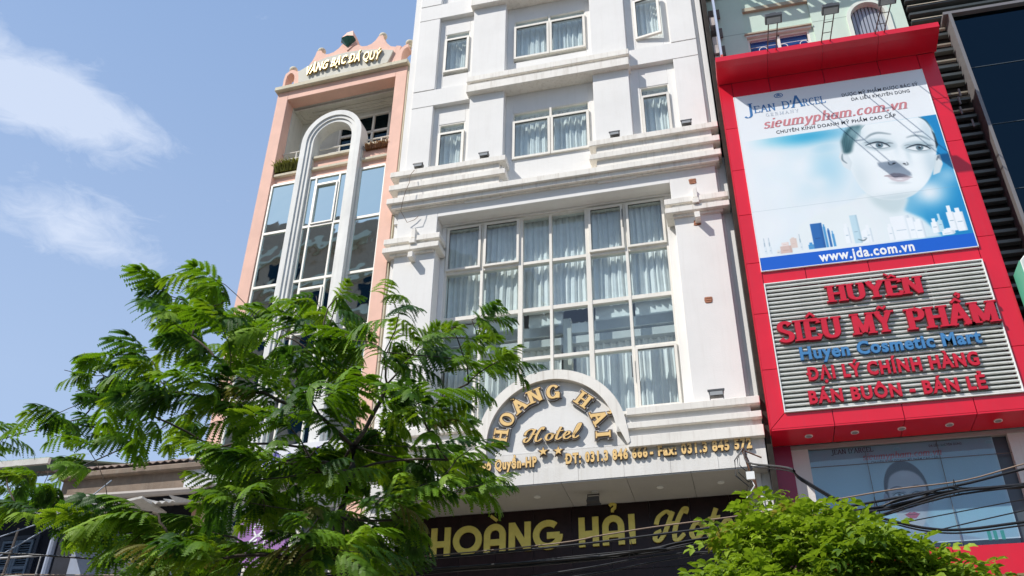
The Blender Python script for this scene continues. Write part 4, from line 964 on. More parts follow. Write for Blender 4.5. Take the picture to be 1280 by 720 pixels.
def big_poster():
    P_ = Paint(3.47, 4.11, 230); U, V = P_.U, P_.V
    W1 = np.array((.93, .945, .955))
    # blue ground of the picture, soft white clouds in it
    bx = np.clip((U - .5) / 2.6, 0, 1)[..., None]; blue = np.array((.42, .78, .88)) * (1 - bx) + np.array((.03, .52, .76)) * bx
    a = np.clip(.18 + .95 * np.clip((U - 1.9) / 1.1, 0, 1), 0, 1)
    a = np.maximum(a, 1.15 * P_.glow(1.05, 2.86, .85, .22)); a = np.maximum(a, .45 * P_.glow(1.45, 2.45, .30, .30)); a = np.maximum(a, .35 * P_.glow(1.1, 1.5, .5, .45))
    for cx, cy, r, k in ((.45, 2.45, .38, .9), (1.02, 2.15, .34, .55), (.5, 1.7, .45, .75), (1.62, 2.05, .42, 1.0), (1.2, 1.15, .5, .8), (2.98, 1.22, .30, .95), (.3, .9, .6, .9), (1.6, .6, .8, .9), (3.35, 1.55, .22, .5)):
        a = a * (1 - k * P_.glow(cx, cy, r))
    a = np.maximum(a, .34 * P_.glow(1.42, 2.05, .36, .60)); a = a * (1 - .5 * P_.glow(1.25, 1.75, .16)) * (1 - .45 * P_.glow(1.0, 2.2, .2))
    a = a * np.clip((U - .02) / .5, 0, 1)
    pic = W1 * (1 - a[..., None]) + blue * a[..., None]
    top = 2.955; m = np.clip((top - V) * 230, 0, 1)[..., None]; P_.img = W1 * (1 - m) + pic * m
    skin = (.94, .96, .965)
    # shoulders and neck
    P_.put(P_.poly([(.55, .27), (.75, .88), (1.1, 1.06), (1.66, 1.22), (2.0, 1.40), (2.62, 1.16), (2.50, .90), (2.75, .70), (3.0, .27)], .03), (.915, .94, .945), .92)
    P_.put(P_.poly([(1.98, 1.34), (2.3, 1.22), (2.62, 1.16), (2.48, .92), (2.36, .86), (2.22, .92), (2.05, 1.12)], .05), (.76, .83, .84), .75)
    # head
    head = [(1.80, 2.02), (1.76, 2.38), (1.85, 2.70), (2.02, 2.94), (2.10, 2.955), (3.12, 2.955), (3.21, 2.92), (3.33, 2.66), (3.33, 2.28), (3.22, 1.86), (3.05, 1.52), (2.85, 1.30), (2.62, 1.17), (2.34, 1.16), (2.08, 1.27), (1.90, 1.52)]
    head = spline(head + head[:1], 6)[:-1]
    P_.put(P_.poly(head, .010), skin)
    P_.put(P_.poly([(1.72, 2.42), (1.66, 2.28), (1.70, 2.04), (1.80, 1.92), (1.86, 2.1), (1.80, 2.42)], .006), (.87, .90, .91)); P_.put(P_.line([(1.73, 2.33), (1.71, 2.2), (1.77, 2.1)], .016, .01), (.45, .52, .55), .8)
    P_.put(P_.poly([(3.24, 2.02), (3.33, 2.02), (3.33, 1.8), (3.24, 1.62), (3.12, 1.58)], .006), (.85, .89, .90)); P_.put(P_.line([(3.29, 1.98), (3.25, 1.9)], .016, .01), (.40, .45, .48), .8)
    P_.put(P_.poly([(1.755, 2.34), (1.76, 2.62), (1.86, 2.84), (1.98, 2.955), (2.17, 2.955), (2.05, 2.72), (1.95, 2.52), (1.90, 2.36), (1.84, 2.32)], .03), (.14, .30, .33))
    for i in range(34):
        x = 1.765 + i * .0105; P_.put(P_.line([(x, 2.34 + i * .011), (x + .03, 2.64 + i * .006), (x + .13, 2.95)], .003), ((.45, .66, .69) if i % 3 else (.06, .16, .19)), .6)
    P_.put(P_.line([(3.17, 2.95), (3.27, 2.84), (3.33, 2.6)], .015), (.25, .35, .38), .7); P_.put(P_.poly([(3.31, 2.62), (3.35, 2.5), (3.35, 2.24), (3.30, 2.16), (3.32, 2.4)], .005), (.08, .14, .17))
    # modelling of cheek, jaw, nose: soft tones inside the head only
    hm_ = P_.poly(head, .02)
    def shade(m_, col, a): P_.put(m_ * hm_, col, a)
    shade(P_.glow(1.93, 1.75, .16, .50), (.80, .86, .88), .55); shade(P_.glow(3.16, 1.80, .13, .45), (.70, .79, .83), .6); shade(P_.glow(2.45, 1.20, .55, .10), (.74, .81, .83), .7)
    shade(P_.glow(2.36, 2.50, .24, .13), (.74, .82, .85), .55); shade(P_.glow(3.02, 2.32, .22, .12), (.74, .82, .85), .55); shade(P_.glow(2.82, 2.12, .045, .22), (.80, .86, .88), .6); shade(P_.glow(2.64, 2.30, .05, .18), (.84, .89, .91), .5)
    shade(P_.glow(2.60, 1.90, .16, .06), (.74, .79, .82), .6); shade(P_.glow(3.24, 2.55, .10, .30), (.72, .81, .85), .6); shade(P_.glow(2.02, 2.80, .14, .20), (.66, .78, .81), .6)
    
    P_.put(P_.ell(2.61, 1.95, .13, .05, -14, .05), (.75, .79, .81), .5); P_.put(P_.ell(2.545, 1.955, .03, .015, 10, .008), (.15, .15, .17)); P_.put(P_.ell(2.715, 1.915, .026, .014, -30, .008), (.15, .15, .17))
    P_.put(P_.line([(2.46, 2.0), (2.47, 1.94), (2.53, 1.93)], .012, .01), (.45, .48, .5), .8); P_.put(P_.line([(2.76, 1.95), (2.77, 1.89), (2.72, 1.88)], .012, .01), (.45, .48, .5), .8)
    # mouth
    P_.put(P_.ell(2.56, 1.51, .13, .03, -10, .04), (.74, .78, .80), .6)
    P_.put(P_.poly([(2.35, 1.695), (2.43, 1.725), (2.50, 1.742), (2.545, 1.728), (2.59, 1.722), (2.67, 1.68), (2.775, 1.595), (2.66, 1.622), (2.58, 1.648), (2.46, 1.672)], .010), (.72, .67, .69))
    P_.put(P_.poly([(2.37, 1.69), (2.46, 1.672), (2.58, 1.648), (2.66, 1.622), (2.765, 1.595), (2.70, 1.55), (2.62, 1.527), (2.53, 1.535), (2.44, 1.585)], .012), (.82, .78, .80))
    P_.put(P_.line([(2.34, 1.70), (2.45, 1.674), (2.52, 1.652), (2.58, 1.650), (2.66, 1.622), (2.785, 1.592)], .006, .006), (.30, .24, .27), .9); P_.put(P_.ell(2.57, 1.585, .06, .014, -14, .015), (.95, .95, .96), .8)
    P_.put(P_.ell(2.36, 1.70, .03, .012, 0, .01), (.55, .38, .40), .5)
    eye(P_, 2.36, 2.41, .37, -15); eye(P_, 3.01, 2.225, .36, -13)
    P_.put(blur(P_.line([(2.18, 2.61), (2.29, 2.69), (2.43, 2.71), (2.62, 2.64)], .020, .03), 2), (.36, .44, .48), .75); P_.put(blur(P_.line([(2.88, 2.51), (3.01, 2.53), (3.13, 2.48), (3.24, 2.38)], .018, .03), 2), (.36, .44, .48), .75)
    # products on the shelf
    def bottle(x0, x1, z0, z1, col, cap=.2, a_=.95, edge=(.5, .62, .70)):
        mm = ((U > x0) & (U < x1) & (V > z0) & (V < z1 - (z1 - z0) * cap)).astype(float); mm = np.maximum(mm, ((U > x0 + (x1 - x0) * .25) & (U < x1 - (x1 - x0) * .25) & (V >= z1 - (z1 - z0) * cap - .01) & (V < z1)).astype(float) if cap else mm)
        P_.put(mm, col, a_); sh_ = mm * np.clip((U - (x0 + (x1 - x0) * .7)) / (x1 - x0) * 3, 0, 1); P_.put(sh_, edge, .45)
        lm = ((U > x0 + .2 * (x1 - x0)) & (U < x1 - .3 * (x1 - x0)) & (np.abs(V - (z0 + (z1 - z0) * .4)) < .006)).astype(float); P_.put(lm, edge, .8)
    b1, b2 = (.10, .38, .68), (.25, .58, .82)
    bottle(.93, 1.12, .33, .86, b1, 0, edge=(.05, .25, .5)); bottle(.84, .93, .33, .47, b2, .3); bottle(1.13, 1.17, .33, .82, b2, .1); bottle(1.19, 1.23, .33, .72, b1, .1); bottle(1.25, 1.29, .33, .66, b2, .2)
    pk = (.85, .74, .70); bottle(.37, .56, .31, .46, pk, 0, edge=(.7, .55, .5)); bottle(.40, .52, .46, .54, (.93, .87, .85), 0, edge=pk); bottle(.55, .66, .40, .62, (.88, .80, .76), .1, edge=pk); bottle(.30, .37, .31, .40, (.92, .9, .88), .3)
    for x in (.11, .19, .71): bottle(x, x + .018, .34, .68, (.6, .68, .74), .3); bottle(x - .005, x + .03, .33, .50, (.90, .93, .95), .1)
    wt = (.95, .965, .975)
    bottle(1.60, 1.72, .34, .94, (.72, .85, .90), 0, .8); bottle(1.46, 1.55, .36, .78, wt, .2, .8); bottle(1.73, 1.85, .33, .60, wt, .1, .9); bottle(1.80, 1.90, .33, .70, wt, .2, .7); P_.put(P_.line([(1.66, .42), (1.74, .38), (1.8, .42)], .014), (.35, .42, .45), .8)
    bottle(2.24, 2.55, .30, .80, wt, 0, .9); bottle(2.16, 2.25, .32, .66, wt, .2, .9); bottle(2.50, 2.62, .30, .74, wt, 0, .95); bottle(2.60, 2.74, .29, .69, wt, .12, .98)
    bottle(2.86, 2.97, .36, .66, wt, .25, 1); bottle(2.97, 3.05, .36, .75, (.75, .88, .93), .35, 1); bottle(3.02, 3.2, .31, .43, wt, .1, 1); bottle(3.14, 3.26, .36, .89, wt, .25, 1); bottle(3.25, 3.40, .34, .82, wt, .18, 1); bottle(2.99, 3.18, .29, .38, wt, 0, 1)
    P_.img[..., :] = blur(P_.img, 1)
    # seam of the vinyl and the blue foot band
    P_.put((np.abs(V - (1.28 + .0 * U)) < .004).astype(float), (.6, .66, .7), .35)
    P_.put((V < .27).astype(float), (.012, .37, .80))
    return P_.image('poster_print')
def small_poster():
    P_ = Paint(2.75, 1.70, 220); U, V = P_.U, P_.V
    P_.img = np.ones_like(P_.img) * np.array((.66, .77, .82)); P_.put(P_.glow(.5, 1.0, .7), (.72, .83, .88), .7); P_.put(np.clip((U - 1.6) / 1.2, 0, 1), (.60, .73, .80), .6)
    P_.put(P_.poly([(.75, .12), (.95, .26), (1.18, .34), (1.22, .5), (1.50, .5), (1.56, .34), (1.9, .24), (2.3, .12)], .01), (.60, .66, .73))
    P_.put(P_.ell(1.355, .96, .315, .46, 0, .015), (.14, .17, .21)); P_.put(P_.poly(spline([(1.08, .98), (1.10, .72), (1.17, .50), (1.27, .35), (1.36, .315), (1.45, .35), (1.55, .50), (1.62, .72), (1.64, .98), (1.58, 1.16), (1.46, 1.25), (1.30, 1.26), (1.15, 1.17), (1.08, .98)], 5)[:-1], .012), (.76, .74, .76)); P_.put(P_.glow(1.36, 1.20, .10, .06), (.86, .86, .88), .4)
    P_.put(P_.ell(1.04, .82, .035, .1, 0, .01), (.6, .6, .66)); P_.put(P_.ell(1.68, .82, .035, .1, 0, .01), (.6, .6, .66)); P_.put(P_.glow(1.58, .7, .06, .3), (.58, .58, .64), .5)
    eye(P_, 1.23, .88, .15, 0); eye(P_, 1.49, .88, .15, 0); P_.put(P_.line([(1.13, .985), (1.22, 1.01), (1.31, .985)], .010, .012), (.3, .3, .34), .8); P_.put(P_.line([(1.41, .985), (1.5, 1.01), (1.59, .985)], .010, .012), (.3, .3, .34), .8)
    P_.put(P_.ell(1.36, .68, .06, .02, 0, .02), (.5, .48, .54), .7); P_.put(P_.poly([(1.25, .565), (1.33, .60), (1.36, .59), (1.39, .60), (1.47, .565), (1.40, .50), (1.32, .50)], .004), (.72, .32, .42)); P_.put(P_.line([(1.25, .565), (1.36, .56), (1.47, .565)], .006), (.4, .15, .22))
    P_.put((V < .13).astype(float), (.85, .9, .92)); P_.put((V < .115).astype(float), (.03, .06, .16))
    for x in (2.32, 2.40, 2.5): P_.put(((U > x) & (U < x + .05) & (V > .1) & (V < .24)).astype(float), (.1, .6, .5), .8)
    return P_.image('window_poster_print')
def printmat(name, im, wu, hu, rough=.5):
    M = bpy.data.materials.new(name); M.use_nodes = True; nt = M.node_tree; N = nt.nodes; L = nt.links; b = N['Principled BSDF']
    tc = N.new('ShaderNodeTexCoord'); mp = N.new('ShaderNodeMapping'); mp.inputs['Scale'].default_value = (1 / wu, 1, 1 / hu); L.new(tc.outputs['Object'], mp.inputs[0])
    sp = N.new('ShaderNodeSeparateXYZ'); cb = N.new('ShaderNodeCombineXYZ'); L.new(mp.outputs[0], sp.inputs[0]); L.new(sp.outputs[0], cb.inputs[0]); L.new(sp.outputs[2], cb.inputs[1])
    tx = N.new('ShaderNodeTexImage'); tx.image = im; tx.extension = 'EXTEND'; L.new(cb.outputs[0], tx.inputs[0]); 
    n = N.new('ShaderNodeTexNoise'); n.inputs['Scale'].default_value = 1.2; n.inputs['Detail'].default_value = 5; L.new(tc.outputs['Object'], n.inputs[0])
    r = N.new('ShaderNodeMapRange'); r.inputs[3].default_value = .90; r.inputs[4].default_value = 1.0; L.new(n.outputs[0], r.inputs[0])
    s = N.new('ShaderNodeVectorMath'); s.operation = 'SCALE'; L.new(tx.outputs[0], s.inputs[0]); L.new(r.outputs[0], s.inputs['Scale']); L.new(s.outputs[0], b.inputs['Base Color'])
    b.inputs['Roughness'].default_value = rough; return M

# ================================================================== RED COSMETICS FRONT
shop = thing('red_shop_front', 'tall red panelled shop cladding standing proud of the pale green house', 'shop front', (0, 14.0, 0))
X0, X1, ZB, ZT, DP = 0.76, 4.77, 7.90, 15.40, 0.62
g_ = .006
def rp(poly, y0=0.0, y1=.03): return MB().prism(poly, y0, y1).build('panel', RED, shop)
zj = [7.9, 8.94, 10.0, 11.03, 12.09, 13.14, 14.18, 15.36]
for k in range(7):
    for (a_, b_, s_) in ((X0, 1.0, 1), (4.47, X1, -1)):
        lo, hi = zj[k] + g_, zj[k + 1] - g_
        if k == 0:
            rp([(a_ + g_, lo + (g_ if s_ > 0 else .25)), (b_ - g_ if s_ > 0 else b_ + g_, 8.15 + g_ if s_ > 0 else 8.15 + g_), (b_ - g_ if s_ > 0 else b_ + g_, hi), (a_ + g_, hi)] if s_ > 0 else [(b_ - g_, lo + g_), (b_ - g_, hi), (a_ + g_, hi), (a_ + g_, 8.15 + g_)])
        else: rp([(a_ + g_, lo), (b_ - g_, lo), (b_ - g_, hi), (a_ + g_, hi)])
xj = [X0, 1.71, 2.73, 3.75, X1]
for i in range(4):
    a_, b_ = xj[i], xj[i + 1]
    rp([(a_ + g_, 7.9), (b_ - g_, 7.9), (b_ - g_ if i < 3 else 4.47, 8.15 - g_), (a_ + g_ if i else 1.0, 8.15 - g_)])
    rp([(max(a_, 1.0) + g_, 10.57), (min(b_, 4.47) - g_, 10.57), (min(b_, 4.47) - g_, 10.82), (max(a_, 1.0) + g_, 10.82)])
    rp([(max(a_, 1.0) + g_, 14.94), (min(b_, 4.47) - g_, 14.94), (min(b_, 4.47) - g_, 15.36), (max(a_, 1.0) + g_, 15.36)])
    # soffit and cornice cladding, in lengths like the face
    MB().box(a_ + g_, b_ - g_, .003, DP, 7.87, 7.895).build('soffit_panel', RED, shop)
    MB().profx([(-.004, 15.365), (-.03, 15.372), (-.20, 15.385), (-.42, 15.41), (-.57, 15.44), (-.57, 15.56), (-.05, 15.60), (-.004, 15.60)], a_ + (g_ / 2 if i else -.03), b_ - (g_ / 2 if i < 3 else -.06)).build('cornice_panel', RED, shop)
a = MB(); a.box(X0 - .02, X1 + .05, 0.0, .30, 15.42, 15.585); a.build('cornice_top', RED, shop)
for xa in (X0 - .01, X1 - .003): MB().box(xa, xa + .013, 0.006, DP, 7.9, 15.4).build('side_panel', RED, shop)
a = MB()
a.box(X0 + .01, 1.0, .031, .2, 7.9, 15.4); a.box(4.47, X1 - .01, .031, .2, 7.9, 15.4)
for z0, z1 in ((7.9, 8.15), (10.57, 10.82), (14.94, 15.4)): a.box(1.0, 4.47, .031, .2, z0, z1)
a.build('backing_frame', MAROON, shop)
for i in range(6):
    x = 1.33 + .69 * i
    if x > 4.7: break
    a = MB(); a.tube([(x, .30, 7.872), (x, .30, 7.858)], .062, 16, 0); a.tube([(x, .30, 7.860), (x, .30, 7.853)], .045, 14, 1); a.build('downlight', [PELM, LAMPG], shop)

bb = thing('cosmetics_billboard', 'large billboard print of a pale face, blue sky and bottles under the red cornice', 'billboard', (1.0, 14.0, 10.83))
IMB = big_poster()
MB().box(0.0, 3.47, -.028, -.012, 0.0, 4.11).build('print', printmat('billboard_print', IMB, 3.47, 4.11, .38), bb)
a = MB(); frame_rect(a, -.012, 3.482, -.012, 4.122, -.032, -.002, .012); a.box(0.0, 3.47, -.0115, -.002, 0, 4.11); a.build('frame', WHITEP, bb)
ty = -.0285
def flat(text, font, x0, x1, base, h, m_, slant=0, nm='print_lettering', par=bb, gap=0, yy=ty, stp=.0002): return letters(text, None, x0, x1, base, h, par, yy, 0, [(font, m_, m_, yy - .003)], slant=slant, joined=nm, gap=gap, step=stp)
ser = lambda c: sfont(c, .15, .05, .07, .045)
serb = lambda c: sfont(c, .17, .08, .07, .05)
# first line: capitals of two sizes
for t, x0, x1, h in (('J', .14, .34, .30), ('EAN', .33, .74, .185), ("D'", .85, 1.06, .20), ('A', 1.02, 1.26, .30), ('RCEL', 1.24, 1.66, .185)):
    flat(t, ser, x0, x1, 3.63 if t != 'J' else 3.60, h, BLUEP)
flat('GERMANY', ser, .53, 1.14, 3.505, .075, GREYP, gap=.35)
a = MB(); a.ring([(.83 + .085 * math.cos(t), 4.0 + .06 * math.sin(t)) for t in np.linspace(0, 2 * math.pi, 21)[:-1]], [(.83 + .070 * math.cos(t), 4.0 + .047 * math.sin(t)) for t in np.linspace(0, 2 * math.pi, 21)[:-1]], ty - .003, ty, closed=True)
for p in ([(-.04, -.02), (-.03, .02), (0, .035), (.03, .02), (.04, -.02)], [(-.03, -.03), (0, 0), (.03, -.03)], [(-.02, .0), (.0, .02), (.02, .0)]):
    vs, fs, bd, l = ribbon([(.83 + x, 4.0 + y) for x, y in p], lambda a_, b_, t: .011, 0); a.add([(x, ty - .003, z) for x, z in vs], fs)
a.build('print_lettering', BLUEP, bb)
flat('sieumypham.com.vn', serb, .44, 3.03, 3.20, .245, PINKP, slant=.28)
flat('CHUYÊN KINH DOANH MỸ PHẨM CAO CẤP', bf(.006), .66, 2.80, 3.035, .078, BLACKP, gap=.06)
flat('DƯỢC MỸ PHẨM ĐƯỢC BÁC SỸ', bf(.004), 1.96, 3.33, 3.72, .075, BLACKP, gap=.05)
flat('DA LIỄU KHUYÊN DÙNG', bf(.004), 2.11, 3.16, 3.585, .073, BLACKP, gap=.05)
flat('www.jda.com.vn', bf(.03), .98, 2.52, .055, .185, WHITEP, gap=.03)

# ---- louvre sign
lv = thing('louvre_sign', 'grey louvred sign panel carrying five rows of red and blue raised lettering', 'sign', (0, 14.0, 0))
ns = 30
sl = MB().profx([(-.006, -.022), (-.028, -.010), (-.028, .012), (-.004, .022), (.04, .026), (.045, .018), (.01, -.006)], 1.014, 4.456).mesh('slat', SLAT)
for i in range(ns): inst('slat', sl, lv, (0, .01, 8.20 + i * (10.53 - 8.20) / (ns - .6)))
a = MB(); frame_rect(a, 1.0, 4.47, 8.152, 10.568, -.035, .06, .016); a.build('frame', PELM, lv)
a = MB()
for x in (1.9, 2.73, 3.6): a.box(x - .015, x + .015, .062, .10, 8.16, 10.56)
a.build('stiffener', SLAT, lv)
f1 = lambda c: sfont(c, .25, .13, .09, .075); f1b = lambda c: sfont(c, .25, .13, .09, .075, grow=.055)
RL = [(f1b, REDE, REDE, -.070), (f1, REDL, REDL, -.084)]
ux = lambda u: 1.0 + u
def row(t, u0, u1, base, h, layers, gap=0, slant=0): letters(t, None, ux(u0), ux(u1), base, h, lv, -.03, 0, layers, gap=gap, slant=slant)
row('HUYỀN', .97, 2.47, 10.03, .315, RL)
row('SIÊU', .09, 1.09, 9.365, .385, RL); row('MỸ', 1.26, 1.89, 9.37, .385, RL); row('PHẨM', 2.09, 3.44, 9.36, .385, RL)
BL_ = [(bf(.05), BLUEE, BLUEE, -.060), (bf(.032), BLUEL, BLUEL, -.070)]
row('Huyen Cosmetic Mart', .37, 3.10, 9.03, .215, BL_, gap=.02)
R2 = [(bf(.055), REDE, REDE, -.060), (bf(.036), REDL, REDL, -.070)]
row('ĐẠI LÝ CHÍNH HÀNG', .44, 2.99, 8.655, .215, R2, gap=.06)
row('BÁN BUÔN - BÁN LẺ', .39, 3.0, 8.25, .205, R2, gap=.06)

# ---- glazed storey below the red box
low = thing('shop_window_storey', 'shaded glazed storey with a window poster and white piers below the red soffit', 'shop front', (0, 14.0, 0))
YL = .66
def lx(x): return x * 14.66 / 14.5
def lz(z): return 1.6 + (z - 1.6) * 14.66 / 14.5
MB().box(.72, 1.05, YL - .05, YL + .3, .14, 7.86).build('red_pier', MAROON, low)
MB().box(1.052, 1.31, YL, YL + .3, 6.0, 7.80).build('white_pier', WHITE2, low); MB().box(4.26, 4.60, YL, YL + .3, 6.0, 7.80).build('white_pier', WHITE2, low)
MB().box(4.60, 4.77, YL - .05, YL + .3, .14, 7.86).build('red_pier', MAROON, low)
MB().box(1.052, 4.60, YL - .02, YL + .28, 7.80, 7.86).build('head_band', mat('grey_band', (.40, .39, .37), .6), low)
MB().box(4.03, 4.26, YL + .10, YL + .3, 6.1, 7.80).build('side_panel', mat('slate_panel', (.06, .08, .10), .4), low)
pw = MB().box(0, 2.75, 0, .01, 0, 1.70).build('window_poster', printmat('window_print', small_poster(), 2.75, 1.70, .6), low); pw.location = (1.30, YL + .06, 6.09)
for x0, x1 in ((1.31, 2.165), (2.175, 3.235), (3.245, 4.03)):
    for z0, z1 in ((6.10, 7.495), (7.505, 7.80)): pane(low, x0, x1, z0, z1, YL + .03, glassmat('shop_glass', (.84, .92, .95), .03, .03) if 'shop_glass' not in MAT else MAT['shop_glass'])
a = MB(); a.box(2.168, 2.173, YL + .028, YL + .045, 6.1, 7.8); a.box(3.238, 3.243, YL + .028, YL + .045, 6.1, 7.8); a.box(1.31, 4.26, YL + .028, YL + .045, 7.497, 7.503); a.box(1.31, 4.26, YL + .0, YL + .05, 6.06, 6.10); a.build('glazing_bar', GROOVE, low)
yy = YL + .0595
flat("JEAN D'ARCEL", ser, 1.66, 2.30, 7.70, .08, BLACKP, par=low, yy=yy, stp=.00005); flat('sieumypham.com.vn', serb, 2.11, 3.28, 7.565, .11, PINKP, slant=.25, par=low, yy=yy, stp=.00005)
flat('CHUYÊN KINH DOANH MỸ PHẨM CAO CẤP', bf(.004), 2.23, 3.21, 7.505, .036, BLACKP, par=low, yy=yy, gap=.06); flat('DA LIỄU KHUYÊN DÙNG', bf(.004), 3.12, 3.60, 7.705, .036, BLACKP, par=low, yy=yy, gap=.06)
for i, (x0, x1) in enumerate(((1.0, 1.72), (1.72, 3.02), (3.02, 4.0), (4.0, 4.77))):
    MB().box(x0 + g_, x1 - g_, YL - .30, YL, 5.05, 6.02).build('fascia_panel', RED, low)
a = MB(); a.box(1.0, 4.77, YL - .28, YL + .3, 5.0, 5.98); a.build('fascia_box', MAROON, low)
letters('PH', None, 3.10, 3.95, 5.18, .40, low, YL - .30, 0, [(lambda c: sfont(c, .26, .13, .09, .08), mat('old_gold_letter', (.32, .25, .10), .4, metal=.4), REDE, YL - .37)])
a = MB(); a.box(1.05, 4.6, YL + .1, YL + .2, .14, 5.0); a.build('shutter', STEEL, low)

# ---- spotlights on arms over the red cornice
def spot(x, lab):
    t = thing('spotlight', lab, 'spotlight', (x, 14.0 - .50, 15.56), 0, 'arm-mounted spotlights on the red cornice')
    a = MB()
    hx, hy, hz = .04, -1.12, 1.03 - .38
    for s_ in (-.075, .085): a.tube([(s_, 0, -.02), (s_ - .01, -1.06, -.31)], .011, 6)
    for k in (.33, .66): a.tube([(-.075, -1.06 * k, -.30 * k), (.085, -1.06 * k, -.30 * k)], .008, 5)
    a.build('arm', STEEL, t)
    a = MB(); a.prism([(-.13, -.05), (.17, -.05), (.17, .03), (-.13, .03)], -1.22, -1.02); a.prism([(-.09, .03), (.13, .03), (.07, .09), (-.03, .09)], -1.18, -1.06); a.build('housing', LAMPB, t, bevel=.008)
    a = MB(); a.box(-.10, .14, -1.19, -1.05, -.058, -.051); l = a.build('lens', LAMPG, t)
    for o in t.children:
        if o.name.startswith(('housing', 'lens')): o.location = (-.02, .02, -.30)
spot(1.80, 'leftmost of the three arm-mounted spotlights above the face billboard'); spot(2.80, 'middle one of the three arm-mounted spotlights above the face billboard'); spot(3.78, 'rightmost of the three arm-mounted spotlights above the face billboard')

# ================================================================== MINT HOUSE
mint = thing('green_house', 'pale green plastered house rising behind the red shop cladding', 'house', (0, 14.7, 0))
SM = 14.7 / 15.5
def mx(x): return x * SM
def mzz(z): return 1.6 + (z - 1.6) * SM
Y0 = 0.0
a = MB()
wx0, wx1, wz1 = mx(1.60), mx(2.95), mzz(18.12) + .05; wz0 = wz1 - 1.35
rx0, rx1, rzt = mx(1.60), mx(3.05), mzz(19.03)
# front skin with a recessed bay, a pilaster and an arched opening, repeated upwards
for k in range(2):
    o = k * 3.0
    a.box(.72, rx0, 0, .4, wz0 - .6 + o, wz0 + 2.4 + o); a.box(rx1, mx(3.80), 0, .4, wz0 - .6 + o, wz0 + 2.4 + o)
    a.box(rx0, rx1, 0, .4, rzt + o, wz0 + 2.4 + o)
    wall_with_hole(a, rx0, rx1, wz0 - .6 + o, rzt + o, .05, .4, wx0, wx1, wz0 + o, wz1 + o)
    acx, ar, az = (mx(3.80) + mx(4.66)) / 2, (mx(4.66) - mx(3.80)) / 2, mzz(18.22)
    n = 20; top = wz0 + 2.4 + o
    out = [(acx + ar * 1.0001 * math.cos(math.pi * i / n), top) for i in range(n + 1)]
    inn = [(acx + ar * math.cos(math.pi * i / n), az + o + ar * 1.15 * math.sin(math.pi * i / n)) for i in range(n + 1)]
    a.ring(out, inn, 0, .4); a.box(mx(4.66), mx(4.98), 0, .4, wz0 - .6 + o, top)
a.box(.72, mx(4.98), .30, .7, .14, 8.2); a.box(.72, mx(4.98), .0, .4, 8.2, wz0 - .6); a.box(.72, .9, .4, 9, .14, 22.0); a.box(mx(4.98) - .2, mx(4.98), .4, 9, .14, 22.0); a.box(.72, mx(4.98), 8.8, 9, .14, 22.0); a.box(.72, mx(4.98), 0, 9, wz0 + 5.4, wz0 + 5.6)
a.build('wall', MINT, mint, bevel=.004)
gv = MB()
for k in range(4):
    z = mzz(18.33) + (k - 1) * 1.18
    for x0, x1 in ((.73, rx0 - .01), (rx1 + .01, mx(3.79))): gv.box(x0, x1, -.0015, .01, z, z + .012)
gv.build('groove', mat('mint_groove', (.28, .36, .31), .8), mint)
